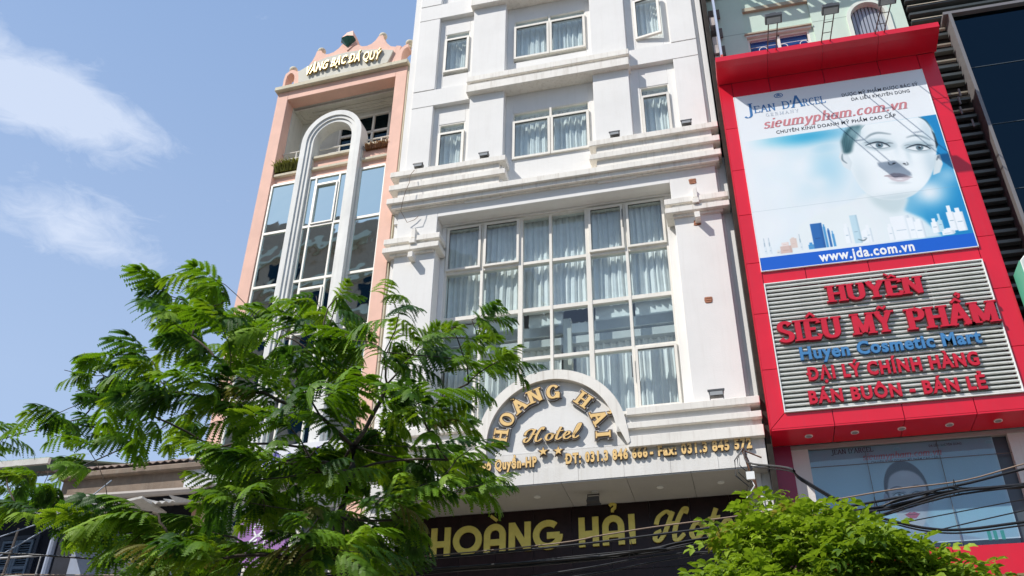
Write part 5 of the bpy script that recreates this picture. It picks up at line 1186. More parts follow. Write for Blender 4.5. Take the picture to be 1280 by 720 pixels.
for k in range(2):
    o = k * 3.0
    MB().box(rx0 - .02, rx1 - .04, -.012, .05, wz1 + .01 + o, wz1 + .06 + o).build('lintel', MINTD, mint); MB().box(rx0 - .04, rx1 - .02, -.045, .05, wz1 + .062 + o, wz1 + .10 + o).build('lintel', MOULD, mint)
    MB().box(rx0 + .001, rx1 - .001, -.02, .048, rzt - .001 + o, rzt + .10 + o).build('beam', MOULD, mint)
    a = MB(); frame_rect(a, wx0, wx1, wz0 + o, wz1 + o, .06, .12, .045); a.box((wx0 + wx1) / 2 - .03, (wx0 + wx1) / 2 + .03, .06, .12, wz0 + o, wz1 + o); fr = a.build('window_frame', FRAME, mint)
    for q in ((wx0 + .06, (wx0 + wx1) / 2 - .03), ((wx0 + wx1) / 2 + .03, wx1 - .06)): pane(fr, q[0], q[1], wz0 + .06 + o, wz1 - .045 + o, .11, mat('blue_film_glass', (.015, .06, .22), .12, var=.1) if 'blue_film_glass' not in MAT else MAT['blue_film_glass'])
    a = MB()
    for i in range(8): z = wz0 + .1 + i * .165; a.box(wx0 + .06, wx1 - .06, .072, .080, z + o, z + .008 + o)
    for i in range(8): x = wx0 + .12 + i * (wx1 - wx0 - .24) / 7; a.box(x, x + .01, .070, .082, wz0 + .08 + o, wz0 + .5 + .25 * (i % 2) + o)
    for i in range(3):
        cx = wx0 + .3 + i * .42; a.ring([(cx + .09 * math.cos(t), wz1 - .35 + o + .09 * math.sin(t)) for t in np.linspace(0, 2 * math.pi, 13)[:-1]], [(cx + .075 * math.cos(t), wz1 - .35 + o + .075 * math.sin(t)) for t in np.linspace(0, 2 * math.pi, 13)[:-1]], .074, .078, closed=True)
    a.build('window_grille', FRAME, mint)
    n = 20
    o_ = [(acx + (ar + .02) * math.cos(math.pi * i / n), az + o + (ar * 1.15 + .02) * math.sin(math.pi * i / n)) for i in range(n + 1)]; i_ = [(acx + (ar - .06) * math.cos(math.pi * i / n), az + o + (ar * 1.15 - .06) * math.sin(math.pi * i / n)) for i in range(n + 1)]
    MB().ring([(o_[0][0], az - 1.7 + o)] + o_ + [(o_[-1][0], az - 1.7 + o)], [(i_[0][0], az - 1.7 + o)] + i_ + [(i_[-1][0], az - 1.7 + o)], -.04, .10).build('arch_moulding', MINTD, mint)
    a = MB()
    for i in range(int(2 * ar / .075)):
        x = acx - ar + .04 + i * .075; a.profx([(0, 0)] * 3, 0, 0) if False else a.prism([(x, az - 1.7 + o), (x + .05, az - 1.7 + o), (x + .05, az + o + math.sqrt(max(0, 1 - ((x + .025 - acx) / ar) ** 2)) * ar * 1.15), (x, az + o + math.sqrt(max(0, 1 - ((x - acx) / ar) ** 2)) * ar * 1.15)], .10, .13)
    a.box(acx - ar, acx + ar, .14, .16, az - 1.7 + o, az + ar * 1.15 + o); a.build('roller_shutter', mat('grey_blue_shutter', (.34, .37, .42), .5, metal=.2), mint)
# projecting upright blade sign, seen edge-on
bl = thing('blade_sign', 'thin upright pale blue and red sign seen edge-on between hotel and green house', 'sign', (.90, 14.25, 0))
MB().box(-.015, .025, -.16, .22, 16.30, 20.5).build('panel', BLADEB, bl); MB().box(-.02, .03, -.17, .23, 15.72, 16.298).build('lower_panel', BLADER, bl)
a = MB(); 
for z in (15.9, 16.4, 16.95, 17.5, 18.1, 18.8): a.box(-.01, .01, .22, .47, z, z + .03); a.box(-.11, .13, .36, .40, z - .12, z + .16)
a.tube([(.03, .1, 16.1), (.28, .42, 15.66)], .018, 6); a.build('bracket', STEEL, bl)
for k, z in enumerate((15.82, 16.32, 16.60, 16.90, 17.45)): MB().box(-.12, -.02, .05 + .05 * (k % 2), .20 + .05 * (k % 2), z, z + .24).build('sign_box', mat('faded_sign_boxes', (.42, .36, .33), .6, var=.3, vscale=4), bl)
# slatted sun screen above (its shade falls on the green wall)
sc = thing('sunshade', 'projecting slatted canopy high on the green house front', 'canopy', (0, 14.7, 0))
for i in range(13): MB().box(.74 + i * .27, .92 + i * .27, -1.15, -.002, 19.75, 19.79).build('slat', MINTD, sc)
MB().box(.70, 4.3, -1.18, -1.14, 19.70, 19.82).build('edge_beam', MINTD, sc); MB().box(.70, 4.3, -.60, -.56, 19.80, 19.86).build('edge_beam', MINTD, sc)
# grimy gap wall between hotel and green house
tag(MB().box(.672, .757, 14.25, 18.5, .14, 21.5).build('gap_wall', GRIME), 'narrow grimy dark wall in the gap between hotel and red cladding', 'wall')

# ================================================================== DARK OFFICE BLOCK ON THE RIGHT
db = thing('dark_building', 'dark glass office block with horizontal metal slats right of the red cladding', 'building', (0, 14.5, 0))
a = MB(); a.box(4.80, 16, .35, 14, .14, 26); a.build('wall', DARKV, db)
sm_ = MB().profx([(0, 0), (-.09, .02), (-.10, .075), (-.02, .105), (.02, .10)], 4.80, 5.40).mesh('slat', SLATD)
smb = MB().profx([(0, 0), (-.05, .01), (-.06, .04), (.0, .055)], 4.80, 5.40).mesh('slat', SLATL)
rr = random.Random(3)
z = 5.0; i = 0
while z < 16.72:
    i += 1
    light = (15.5 < z < 16.8) or (14.0 < z < 14.9)  # heights where slats get the painted sunlit tone
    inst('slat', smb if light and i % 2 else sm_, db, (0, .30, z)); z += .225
MB().box(5.43, 5.49, -.05, .34, 3.0, 16.80).build('mullion', GREYF, db); MB().box(5.34, 16, -.05, .34, 16.80, 16.87).build('mullion', GREYF, db)
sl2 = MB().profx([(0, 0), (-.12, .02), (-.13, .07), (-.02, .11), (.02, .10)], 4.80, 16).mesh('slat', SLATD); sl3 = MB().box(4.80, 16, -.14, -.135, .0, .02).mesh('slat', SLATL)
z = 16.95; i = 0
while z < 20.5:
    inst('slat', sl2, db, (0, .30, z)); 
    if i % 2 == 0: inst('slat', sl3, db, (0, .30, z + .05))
    z += .215; i += 1
zs = [3.2, 4.7, 6.2, 7.7, 9.28, 10.80, 12.33, 13.86, 15.34, 16.80]
for x0, x1 in ((5.49, 6.95), (6.95, 8.4), (8.4, 9.9), (9.9, 11.4), (11.4, 13.0)):
    for j in range(len(zs) - 1): pane(db, x0 + .006, x1 - .006, zs[j] + .006, zs[j + 1] - .006, .06, GLASSD)
a = MB()
for z in zs[:-1]: a.box(5.49, 13, .05, .07, z - .007, z + .007)
for x in (6.95, 8.4, 9.9, 11.4): a.box(x - .006, x + .006, .05, .07, 3.2, 16.8)
a.build('joint', mat('glass_joint', (.05, .065, .075), .5), db)
a = MB()
for x, z in ((5.15, 14.5), (5.2, 14.7), (5.12, 14.25), (5.25, 13.9)): a.tube([(x, .1, z), (x, .1, z + .18)], .02, 6)
a.build('bracket', GREYF, db)
# corner of a pale sign box at the right edge
pb = thing('pale_sign_box', 'corner of a pale green-edged sign box at the right edge by the red cladding', 'sign', (0, 13.9, 0))
a = MB(); a.prism([(4.90, 9.0), (4.90, 10.26), (4.99, 10.36), (6.4, 10.36), (6.4, 9.0)][::-1], -.25, .2); a.build('panel', mat('pale_panel', (.62, .66, .62), .5), pb, bevel=.012)
a = MB(); a.prism([(4.885, 9.0), (4.885, 10.26), (4.898, 10.26), (4.898, 9.0)], -.24, .19); a.build('edge', mat('mint_edge', (.10, .45, .30), .5), pb)
# ================================================================== OLD HOUSES ON THE LEFT
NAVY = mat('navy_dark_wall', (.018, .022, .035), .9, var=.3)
GTIN = mat('green_tin_roof', (.33, .47, .40), .55, var=.10, vscale=2, streak=.3)
BTIN = mat('brown_roof', (.28, .21, .17), .8, var=.2, vscale=3, streak=.4)
STONE = mat('weathered_render', (.24, .18, .135), .9, var=.25, vscale=4, streak=.6, bump=.5)
WTIN = mat('white_tin', (.60, .58, .54), .5, var=.12, vscale=4, streak=.5)
SHUT = mat('blue_shutter', (.16, .22, .30), .6, var=.1)
SHUW = mat('white_shutter', (.55, .55, .52), .6, var=.1)
def corrugated(parent, name, x0, x1, y0, z0, y1, z1, m_, pitch=.12, amp=.022, seed=1, ragged=0):
    rr = random.Random(seed); n = int((x1 - x0) / pitch) * 4; vs = []; fs = []
    for i in range(n + 1):
        x = x0 + (x1 - x0) * i / n; b = amp * math.sin(2 * math.pi * i / 4)
        e = rr.uniform(0, ragged) if ragged and i % 6 == 0 else 0
        for t in (0, .5, 1): vs.append((x, y0 + (y1 - y0) * t - (e if t == 0 else 0), z0 + (z1 - z0) * t + b))
        for t in (0, .5, 1): vs.append((x, y0 + (y1 - y0) * t - (e if t == 0 else 0), z0 + (z1 - z0) * t + b - .012))
    for i in range(n):
        a_ = i * 6; b_ = a_ + 6
        for k in (0, 1, 3, 4): fs.append((a_ + k, b_ + k, b_ + k + 1, a_ + k + 1))
        fs.append((a_, a_ + 3, b_ + 3, b_))
    mb = MB(); mb.add(vs, fs); return mb.build(name, m_, parent)
def shutters(parent, x0, x1, z0, z1, y, m_, leaves=2):
    wd = (x1 - x0) / leaves
    for i in range(leaves):
        a = MB(); frame_rect(a, x0 + i * wd + .004, x0 + (i + 1) * wd - .004, z0, z1, y - .03, y + .02, .05); a.box(x0 + i * wd + .05, x0 + (i + 1) * wd - .05, y - .028, y + .02, (z0 + z1) / 2 - .03, (z0 + z1) / 2 + .03)
        k = int((z1 - z0 - .1) / .05)
        for j in range(k):
            z = z0 + .06 + j * .05; a.profx([(y - .015, z), (y + .015, z + .03), (y + .02, z + .026), (y - .01, z - .004)], x0 + i * wd + .052, x0 + (i + 1) * wd - .052)
        a.build('shutter', m_, parent)
oh = thing('dark_old_house', 'dark shaded old house with a green tin roof and blue shutters at the far left', 'house', (0, 16.0, 0))
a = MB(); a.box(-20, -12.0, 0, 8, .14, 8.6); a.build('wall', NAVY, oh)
corrugated(oh, 'roof', -20, -12.6, -1.6, 8.75, 1.6, 9.9, GTIN); a = MB(); a.box(-20, -12.6, -1.62, -1.55, 8.62, 8.74); a.build('gutter', WTIN, oh)
shutters(oh, -14.45, -13.72, 6.6, 7.72, -.04, SHUT)
a = MB(); frame_rect(a, -14.55, -13.62, 6.5, 7.82, -.05, .01, .08); a.build('window_frame', mat('navy_trim', (.06, .075, .11), .7), oh)
a = MB(); a.box(-20, -12.1, -1.6, 0, 6.05, 6.2); a.build('balcony_slab', mat('navy_trim', (.06, .075, .11), .7), oh)
a = MB()
for z in (6.5, 6.85): a.tube([(-20, -1.5, z), (-12.2, -1.5, z)], .02, 6)
for i in range(12): a.tube([(-19.5 + i * .66, -1.5, 6.2), (-19.5 + i * .66, -1.5, 6.85)], .014, 5)
a.build('railing', mat('pale_rail', (.34, .34, .34), .5), oh)
tn = thing('awning_house', 'weathered low house with broken white tin awning beside the pink building', 'house', (0, 14.9, 0))
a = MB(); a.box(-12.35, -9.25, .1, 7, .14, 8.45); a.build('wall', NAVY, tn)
a = MB(); a.box(-12.4, -9.25, -.20, .3, 8.02, 8.42); a.box(-12.45, -9.25, -.32, .2, 8.36, 8.48); a.build('cornice', STONE, tn, bevel=.02)
a = MB(); a.tube([(-12.4, -.25, 7.98), (-9.25, -.25, 7.94)], .07, 8); a.build('rain_pipe', mat('grey_pipe', (.25, .22, .20), .6), tn)
corrugated(tn, 'roof', -13.0, -9.3, -.3, 8.55, 3.0, 10.0, BTIN, pitch=.16)
corrugated(tn, 'awning', -12.0, -10.9, -1.1, 7.35, .1, 7.75, WTIN, ragged=.5, seed=2); corrugated(tn, 'awning', -10.85, -9.3, -1.0, 7.45, .1, 7.85, WTIN, ragged=.3, seed=5)
MB().box(-11.65, -11.12, -.35, .1, .14, 7.4).build('column', mat('blue_grey_render', (.30, .35, .46), .8, var=.1, streak=.3), tn)
MB().box(-11.05, -9.3, -.02, .1, .14, 7.3).build('wall', mat('pale_wall', (.45, .47, .52), .8, var=.1, streak=.3), tn)
shutters(tn, -10.95, -10.35, 6.1, 7.15, -.06, SHUW); shutters(tn, -10.95, -10.35, 4.6, 6.0, -.06, SHUW)
MB().tube([(-12.0, -.5, .2), (-11.98, -.5, 7.3)], .06, 8).build('post', mat('blue_grey_render', (.3, .35, .46), .8), tn)
MB().tube([(-12.5, -.9, 5.9), (-12.45, -.9, 7.2)], .02, 6).build('pole', STEEL, tn)
a = MB(); a.prism([(-10.75, 7.28), (-9.8, 7.42), (-9.8, 7.46), (-10.75, 7.33)], -1.3, -.5); a.build('loose_sheet', WTIN, tn)

# ================================================================== ACROSS THE STREET (seen only mirrored in the glass)
ob = thing('apartment_block', 'brown apartment block across the street mirrored in the pink building windows', 'building', (-29, -22.0, 0))
BR = mat('brown_render', (.40, .29, .23), .85, var=.15, streak=.3)
a = MB(); a.box(-22, 17, -12, 0, .0, 33); a.prism([(-22, 33), (17, 33), (16.5, 38), (0, 46), (-14, 49), (-22, 48)], -12, 0); a.build('wall', BR, ob)
for j in range(13):
    z = 3.2 + j * 3.4; xr = 17 if z < 37 else 17 - (z - 36.5) * 2.2
    MB().box(-22, xr, .002, .5, z, z + .55).build('balcony_band', CREAM, ob)
for i in range(9):
    for j in range(12):
        if j > 9 and i > 5 - (j - 10) * 2: continue
        a = MB(); a.box(-20 + i * 4, -17.8 + i * 4, .001, .10, 4.2 + j * 3.4, 6.2 + j * 3.4); a.build('window', GLASSD, ob)
ob2 = thing('shop_row', 'low cream row of shops across the street behind the viewer', 'building', (2, -9.0, 0))
a = MB(); a.box(-17, 14, -10, 0, 0, 9.5); a.build('wall', CREAM, ob2)

# ================================================================== TREES
def frond_arrays(seed, pairs=5, L_=0.36, pin=.205, nl=12, ll=.023, lw=.0085):
    rr = random.Random(seed); vs = []; fs = []
    def q(p, d, n_, l, w_):       # rhombus leaflet
        o = len(vs); s_ = d.cross(n_).normalized() * w_
        vs.extend([p, p + d * l * .45 + s_, p + d * l, p + d * l * .45 - s_]); fs.append((o, o + 1, o + 2, o + 3))
    side_bend = rr.uniform(-.10, .10); droop = rr.uniform(.22, .42)
    rach = [Vector((L_ * t, side_bend * L_ * t * t, L_ * (.12 * t - droop * t * t))) for t in [i / pairs for i in range(pairs + 1)]]
    def strip(pts, w_):
        o = len(vs)
        for i, p in enumerate(pts): vs.extend([p + Vector((0, w_, 0)), p + Vector((0, -w_ * .5, w_)), p + Vector((0, -w_ * .5, -w_))])
        for i in range(len(pts) - 1):
            for k in range(3): a_ = o + i * 3 + k; b_ = o + i * 3 + (k + 1) % 3; fs.append((a_, b_, b_ + 3, a_ + 3))
    strip(rach, .0022)
    for i in range(1, pairs + 1):
        t = i / pairs; base = rach[i]; size = pin * (1.05 - .55 * abs(t - .45) - .15 * t)
        dirs = [(-1, 1), (1, 1)] + ([(0, 1)] if i == pairs else [])
        for sd, _ in dirs:
            fw = .95 + .6 * t + rr.uniform(-.15, .15); d0 = Vector((fw, sd * (1.0 if sd else 0), rr.uniform(-.18, .12))).normalized()
            dr = rr.uniform(.7, 1.5); pts = []
            for k in range(5):
                u = k / 4; p = base + d0 * size * u + Vector((0, 0, -dr * size * u * u * .75)); pts.append(p)
            for k in range(4):                      # the blade of closely set leaflets, folded a little along its rib
                da = (pts[k + 1] - pts[k]).normalized(); sa = da.cross(Vector((0, 0, 1))).normalized(); ua = sa.cross(da).normalized()
                for s2 in (-1, 1):
                    wa, wb = [.0125 * pin / .2 * math.sin(math.pi * (.12 + .80 * uu / 4)) for uu in (k, k + 1)]
                    o = len(vs); vs.extend([pts[k], pts[k + 1], pts[k + 1] + sa * s2 * wb - ua * wb * .3, pts[k] + sa * s2 * wa - ua * wa * .3]); fs.append((o, o + 1, o + 2, o + 3))
            n_ = Vector((0, 0, 1))
            for k in range(nl):
                u = (k + .6) / nl; f_ = u * 4; i0 = min(3, int(f_)); p = pts[i0].lerp(pts[i0 + 1], f_ - i0); d = (pts[i0 + 1] - pts[i0]).normalized()
                nn = d.cross(Vector((0, 0, 1)).cross(d)).normalized(); sv = d.cross(nn).normalized()
                l = ll * (1.15 - .8 * abs(u - .45)) * pin / .17 * 1.25
                for s2 in (-1, 1): q(p, (sv * s2 + d * .45 + Vector((0, 0, -.18))).normalized(), nn, l, lw)
    return np.array([tuple(v) for v in vs]), fs
def compound_arrays(seed, pairs=3, L_=.15, ll=.062, lw=.017):
    rr = random.Random(seed); vs = []; fs = []
    def leaf(p, d, l, w_):
        n_ = Vector((rr.uniform(-.3, .3), rr.uniform(-.3, .3), 1)); s_ = d.cross(n_).normalized() * w_; up = s_.cross(d).normalized(); o = len(vs)
        vs.extend([p, p + d * l * .35 + s_ + up * w_ * .35, p + d * l * .75 + s_ * .75 + up * w_ * .2, p + d * l - up * l * .18, p + d * l * .75 - s_ * .75 + up * w_ * .2, p + d * l * .35 - s_ + up * w_ * .35, p + d * l * .5 - up * l * .02])
        fs.extend([(o, o + 1, o + 6), (o + 1, o + 2, o + 6), (o + 2, o + 3, o + 6), (o + 3, o + 4, o + 6), (o + 4, o + 5, o + 6), (o + 5, o, o + 6)])
    ra = [Vector((L_ * t, 0, -L_ * .35 * t * t)) for t in [i / pairs for i in range(pairs + 1)]]
    o = len(vs)
    for p in ra: vs.extend([p + Vector((0, .0015, 0)), p + Vector((0, -.0015, 0))])
    for i in range(pairs): fs.append((o + 2 * i, o + 2 * i + 1, o + 2 * i + 3, o + 2 * i + 2))
    for i in range(1, pairs + 1):
        for s_ in (-1, 1): leaf(ra[i], Vector((.65 + rr.uniform(-.2, .2), s_, rr.uniform(-.4, .1))).normalized(), ll * rr.uniform(.8, 1.15), lw)
    leaf(ra[-1], Vector((1, rr.uniform(-.2, .2), -.4)).normalized(), ll * 1.1, lw); return np.array([tuple(v) for v in vs]), fs
def np_mesh(name, V, F, m_):
    me = bpy.data.meshes.new(name); tot = sum(len(f) for f in F)
    me.vertices.add(len(V)); me.vertices.foreach_set('co', np.asarray(V, np.float32).ravel())
    me.loops.add(tot); me.polygons.add(len(F))
    me.loops.foreach_set('vertex_index', np.fromiter((i for f in F for i in f), np.int32, tot))
    ls = np.cumsum([0] + [len(f) for f in F[:-1]]).astype(np.int32); me.polygons.foreach_set('loop_start', ls)
    me.materials.append(m_); me.update(calc_edges=True); return me
def joined_instances(name, protos, mats_, m_, parent):
    """ protos: list of (V,F); mats_: list of (proto index, 4x4) -> one mesh """
    vs = []; loops = []; starts = []; off = 0; lo = 0
    flat_ = []
    for V, F in protos:
        flat_.append((np.hstack([V, np.ones((len(V), 1))]), np.array([i for f in F for i in f], np.int32), np.array([len(f) for f in F], np.int32)))
    for k, M in mats_:
        Vh, li, ln = flat_[k]; vs.append((Vh @ np.array(M).T)[:, :3]); loops.append(li + off); starts.append(ln); off += len(Vh)
    V = np.concatenate(vs); li = np.concatenate(loops); ln = np.concatenate(starts)
    me = bpy.data.meshes.new(name); me.vertices.add(len(V)); me.vertices.foreach_set('co', V.astype(np.float32).ravel()); me.loops.add(len(li)); me.polygons.add(len(ln))
    me.loops.foreach_set('vertex_index', li.astype(np.int32)); me.polygons.foreach_set('loop_start', np.concatenate([[0], np.cumsum(ln)[:-1]]).astype(np.int32)); me.materials.append(m_); me.update(calc_edges=True)
    o = bpy.data.objects.new(name, me); COL.objects.link(o); o.parent = parent; o['kind'] = 'stuff'; return o

def grow(tree, nodes, trunk_pts, trunk_r, m_, base, twig=.0035, wob=.06, rs=3):
    """ joins cluster centres to the nearest wood already grown; returns for each node the direction its branch comes from """
    rr = random.Random(rs); F = Vector(trunk_pts[-1]); P_ = [Vector(p) for p in trunk_pts]; par = [None] + list(range(len(P_) - 1)); start = len(P_)
    order = sorted(range(len(nodes)), key=lambda i: (Vector(nodes[i]) - F).length)
    idx = {}
    for i in order:
        c = Vector(nodes[i]); best = None
        for j, p in enumerate(P_):
            if j < start - 4: continue
            d = (c - p).length
            cost = d + .45 * (p - F).length + (0.35 if p.z > c.z + .15 else 0)
            if best is None or cost < best[0]: best = (cost, j)
        j = best[1]; idx[i] = len(P_); P_.append(c); par.append(j)
    cnt = [1] * len(P_)
    for k in range(len(P_) - 1, 0, -1):
        if par[k] is not None: cnt[par[k]] += cnt[k]
    rad = lambda k: twig * cnt[k] ** .50
    groups = {}
    def root(k):
        while par[k] is not None and par[k] >= start: k = par[k]
        return k
    for k in range(start, len(P_)): groups.setdefault(root(k), []).append(k)
    mt = MB(); mt.tube([p for p in P_[:start]], trunk_r, 10); mt.build('trunk', m_, tree, smooth=True, loc=tuple(-Vector(base)))
    small = MB(); 
    for g, ks in groups.items():
        mb = MB() if len(ks) > 3 else small
        for k in ks:
            a_, b_ = P_[par[k]], P_[k]; d = b_ - a_; L_ = d.length; ra, rb = min(rad(par[k]) if par[k] >= start else rad(k) * 1.15, rad(k) * 1.3), rad(k)
            side = Vector((rr.uniform(-1, 1), rr.uniform(-1, 1), rr.uniform(-.2, .8))) * L_ * wob * 1.6
            pts = [a_ + d * t + side * math.sin(math.pi * t) + Vector((rr.uniform(-1, 1), rr.uniform(-1, 1), rr.uniform(-1, 1))) * (.012 if 0 < t < 1 else 0) for t in (0, .25, .5, .75, 1)]
            mb.tube(pts, [ra + (rb - ra) * t for t in (0, .25, .5, .75, 1)], 6)
        if mb is not small: mb.build('branch', m_, tree, smooth=True, loc=tuple(-Vector(base)))
    if small.v: small.build('branch', m_, tree, smooth=True, loc=tuple(-Vector(base)))
    return {i: (Vector(nodes[i]) - P_[par[idx[i]]]).normalized() for i in idx}

NODES = [(-7, 7.82, 6.53), (-7.01, 8.05, 6.88), (-6.75, 8.16, 6.61), (-7.27, 8.4, 6.58), (-6.45, 8.07, 6.83), (-6.72, 8.42, 6.63), (-5.03, 6.65, 5.79), (-5.53, 7.53, 6.05), (-6.7, 8.49, 7.83), (-6.07, 7.9, 7.54), (-6.15, 8.43, 7.72), (-5.04, 6.8, 6.32), (-5.26, 7.53, 6.89), (-4.97, 7.07, 6.28), (-5.27, 7.69, 7.4), (-5.11, 7.76, 7.16), (-4.36, 6.56, 6.09), (-4.88, 7, 6.94), (-6.44, 7.22, 5.63), (-7.24, 8.33, 5.99), (-6.87, 8.08, 5.98), (-5.72, 6.97, 5.12), (-6.25, 8.18, 5.83), (-5.64, 6.91, 5.58), (-5.76, 7.84, 5.86), (-4.92, 6.83, 5.55), (-4.51, 6.56, 5.52), (-5.59, 8.39, 6.91), (-4.42, 6.98, 5.73), (-4.51, 6.99, 5.5), (-5.81, 8.61, 6.23), (-5.26, 8.4, 6.98), (-4.34, 7.14, 6.43), (-5.03, 8.61, 6.86), (-4.36, 7.69, 6.57), (-4.65, 7.99, 7.19), (-3.82, 6.95, 6.34), (-4.48, 8.57, 7.64), (-3.95, 8.02, 7.2), (-4.01, 8.62, 7.33), (-4.22, 8.47, 7.1), (-3.75, 7.16, 6.1), (-3.36, 7.3, 6.17), (-3.96, 6.87, 5.46), (-4.05, 6.83, 5.22), (-3.64, 6.65, 5.09), (-3.83, 7.16, 5.76), (-3.93, 7.83, 6.21), (-3.09, 6.51, 5.19), (-3.55, 7.99, 6.17), (-3, 7.25, 5.97), (-2.86, 7.19, 6.36), (-3.32, 8.29, 6.84), (-2.86, 7.56, 6.45), (-3, 7.2, 6.52), (-2.76, 7.56, 6.21), (-3.34, 8.05, 6.08), (-2.51, 6.65, 5.27), (-2.96, 8.6, 6.82), (-2.14, 6.6, 5.75), (-2.41, 8.11, 6.77), (-2.25, 8.29, 7.01), (-1.72, 6.64, 5.8), (-2.34, 8.19, 6.56), (-2.31, 7.32, 5.85), (-2.16, 7.76, 5.98), (-1.69, 6.63, 5.41), (-1.63, 6.71, 5.4), (-2.07, 6.94, 5.38), (-2.76, 8.55, 5.9), (-2.46, 6.95, 5.12), (-3.14, 8.15, 5.75), (-3.55, 8.54, 5.97), (-3.83, 8.57, 5.92), (-3.57, 7.26, 5.37), (-6.88, 7.37, 5.14), (-6.91, 7.64, 5.17), (-7.03, 8.07, 5.44), (-6.31, 6.97, 4.62), (-7, 8.02, 5.15), (-7.56, 8.06, 5.29), (-5.27, 8.37, 5.68), (-3.92, 6.6, 4.73), (-5.39, 8.54, 5.31), (-4, 6.72, 4.43), (-4.11, 7.25, 4.79), (-4.21, 7.84, 5.2), (-4.33, 8.52, 5.67), (-3.49, 7.25, 4.81), (-4.43, 8.53, 5.15), (-4.22, 7.7, 4.66), (-3.49, 7.19, 4.43), (-5.8, 7.26, 4.47), (-5.36, 6.99, 4.41), (-4.98, 6.77, 4.38), (-4.83, 6.89, 4.41), (-5.88, 7.97, 4.63), (-6.04, 8.59, 4.76), (-4.64, 6.91, 4.2), (-4.3, 6.66, 3.96), (-5.44, 8.63, 4.91), (-4.57, 7.67, 4.45), (-4.15, 7.4, 4.18), (-4.23, 7.04, 4.01), (-5.25, 7.79, 4.26), (-4.4, 8.31, 4.49), (-3.73, 7.5, 4.12), (-3.49, 7.43, 4.22), (-3.26, 6.62, 4.01), (-3.77, 8.51, 4.84), (-2.76, 6.58, 3.84), (-2.97, 7.59, 4.31), (-2.66, 8.31, 5.51), (-1.99, 6.84, 4.73), (-2.26, 8.07, 5.05), (-2.55, 8.53, 5.17), (-2.68, 7.88, 5.24), (-2.95, 8.22, 5.24), (-2.22, 6.77, 4.45), (-2.05, 7.47, 4.67), (-2.51, 6.85, 4.37), (-3.24, 8.35, 5.15), (-2.9, 7.15, 4.44), (-2.8, 7.5, 4.42), (-3.65, 8.69, 5.5), (-3.67, 8.37, 5.2), (-2.52, 8.58, 5.19), (-2.4, 7.5, 4.94), (-1.95, 7.58, 4.75)]
TB = (-3.2, 7.6, 0.14)
tree = thing('feathery_tree', 'large street tree with drooping feathery fronds in front of the pink building', 'tree', TB)
TP = [(-3.2, 7.6, .1), (-3.22, 7.6, 1.5), (-3.30, 7.58, 2.8), (-3.36, 7.6, 4.0), (-3.42, 7.6, 4.5), (-3.34, 7.6, 4.95), (-3.36, 7.6, 5.2)]
rc = random.Random(77)
NODES = NODES + [(-4.1 + rc.uniform(-1.3, 1.0), 8.0 + rc.uniform(-.5, 1.2), 5.0 + rc.uniform(-.7, .9)) for _ in range(24)]
dirs = grow(tree, NODES, TP, [.11, .095, .082, .062, .052, .045, .038], BARK, TB)
protos = [frond_arrays(s) for s in range(5)]
rr = random.Random(11); tf = []
ctr = Vector((-4.2, 7.6, 5.4))
for i, c in enumerate(NODES):
    c = Vector(c); out = (c - ctr); bd = dirs[i]
    nf = 6 if c.x < -2.45 else 5
    if -3.2 < c.x < -2.4 and c.z > 6.25: nf = 3
    if c.z < 5.7 and -5.4 < c.x < -3.0: nf = 8
    for k in range(nf):
        if c.x < -6.6 and k > 4: continue
        base = c + Vector((.18, 0, 0)) * (c.x < -6.6) - bd * rr.uniform(-.04, .26) + Vector((rr.uniform(-1, 1), rr.uniform(-1, 1), rr.uniform(-1, 1))) * .045
        az = math.atan2(out.y * .35 + bd.y, out.x * .8 + bd.x) + rr.gauss(0, .7)
        el = rr.uniform(-.35, .55); s_ = rr.uniform(.50, 1.12) * (.72 if c.x < -6.6 else 1 if c.x < -2.45 else .62 if c.x > -2.0 else .72)
        M = Matrix.Translation(base) @ Matrix.Rotation(az, 4, 'Z') @ Matrix.Rotation(-el, 4, 'Y') @ Matrix.Rotation(rr.gauss(0, .35), 4, 'X') @ Matrix.Scale(s_, 4)
        tf.append((rr.randrange(5), M))
camp = Vector((0, 0, 1.6))
tf.sort(key=lambda q: (q[1].translation - camp).length)
# nearest 300 as single leaves, the rest as one mass
meshes = [np_mesh('leaf', V, F, LEAF) for V, F in protos]; dry = [np_mesh('leaf', V, F, LEAFB) for V, F in protos[:2]]
Tinv = Matrix.Translation(-Vector(TB))
dark = [np_mesh('leaf', V, F, LEAFD) for V, F in protos]; light = [np_mesh('leaf', V, F, LEAFL) for V, F in protos]
for q, (k, M) in enumerate(tf[:290]):
    r_ = rr.random(); o = bpy.data.objects.new('leaf', dry[k % 2] if r_ < .05 else dark[k] if r_ < .22 else light[k] if r_ < .42 else meshes[k]); COL.objects.link(o); o.parent = tree; o.matrix_local = Tinv @ M
rest = [(k, np.array(Tinv @ M)) for k, M in tf[290:]]
joined_instances('foliage', protos, [q for i, q in enumerate(rest) if i % 5 in (0, 1)], LEAF, tree); joined_instances('foliage', protos, [q for i, q in enumerate(rest) if i % 5 in (2, 3)], LEAFD, tree); joined_instances('foliage', protos, [q for i, q in enumerate(rest) if i % 5 == 4], LEAFL, tree)
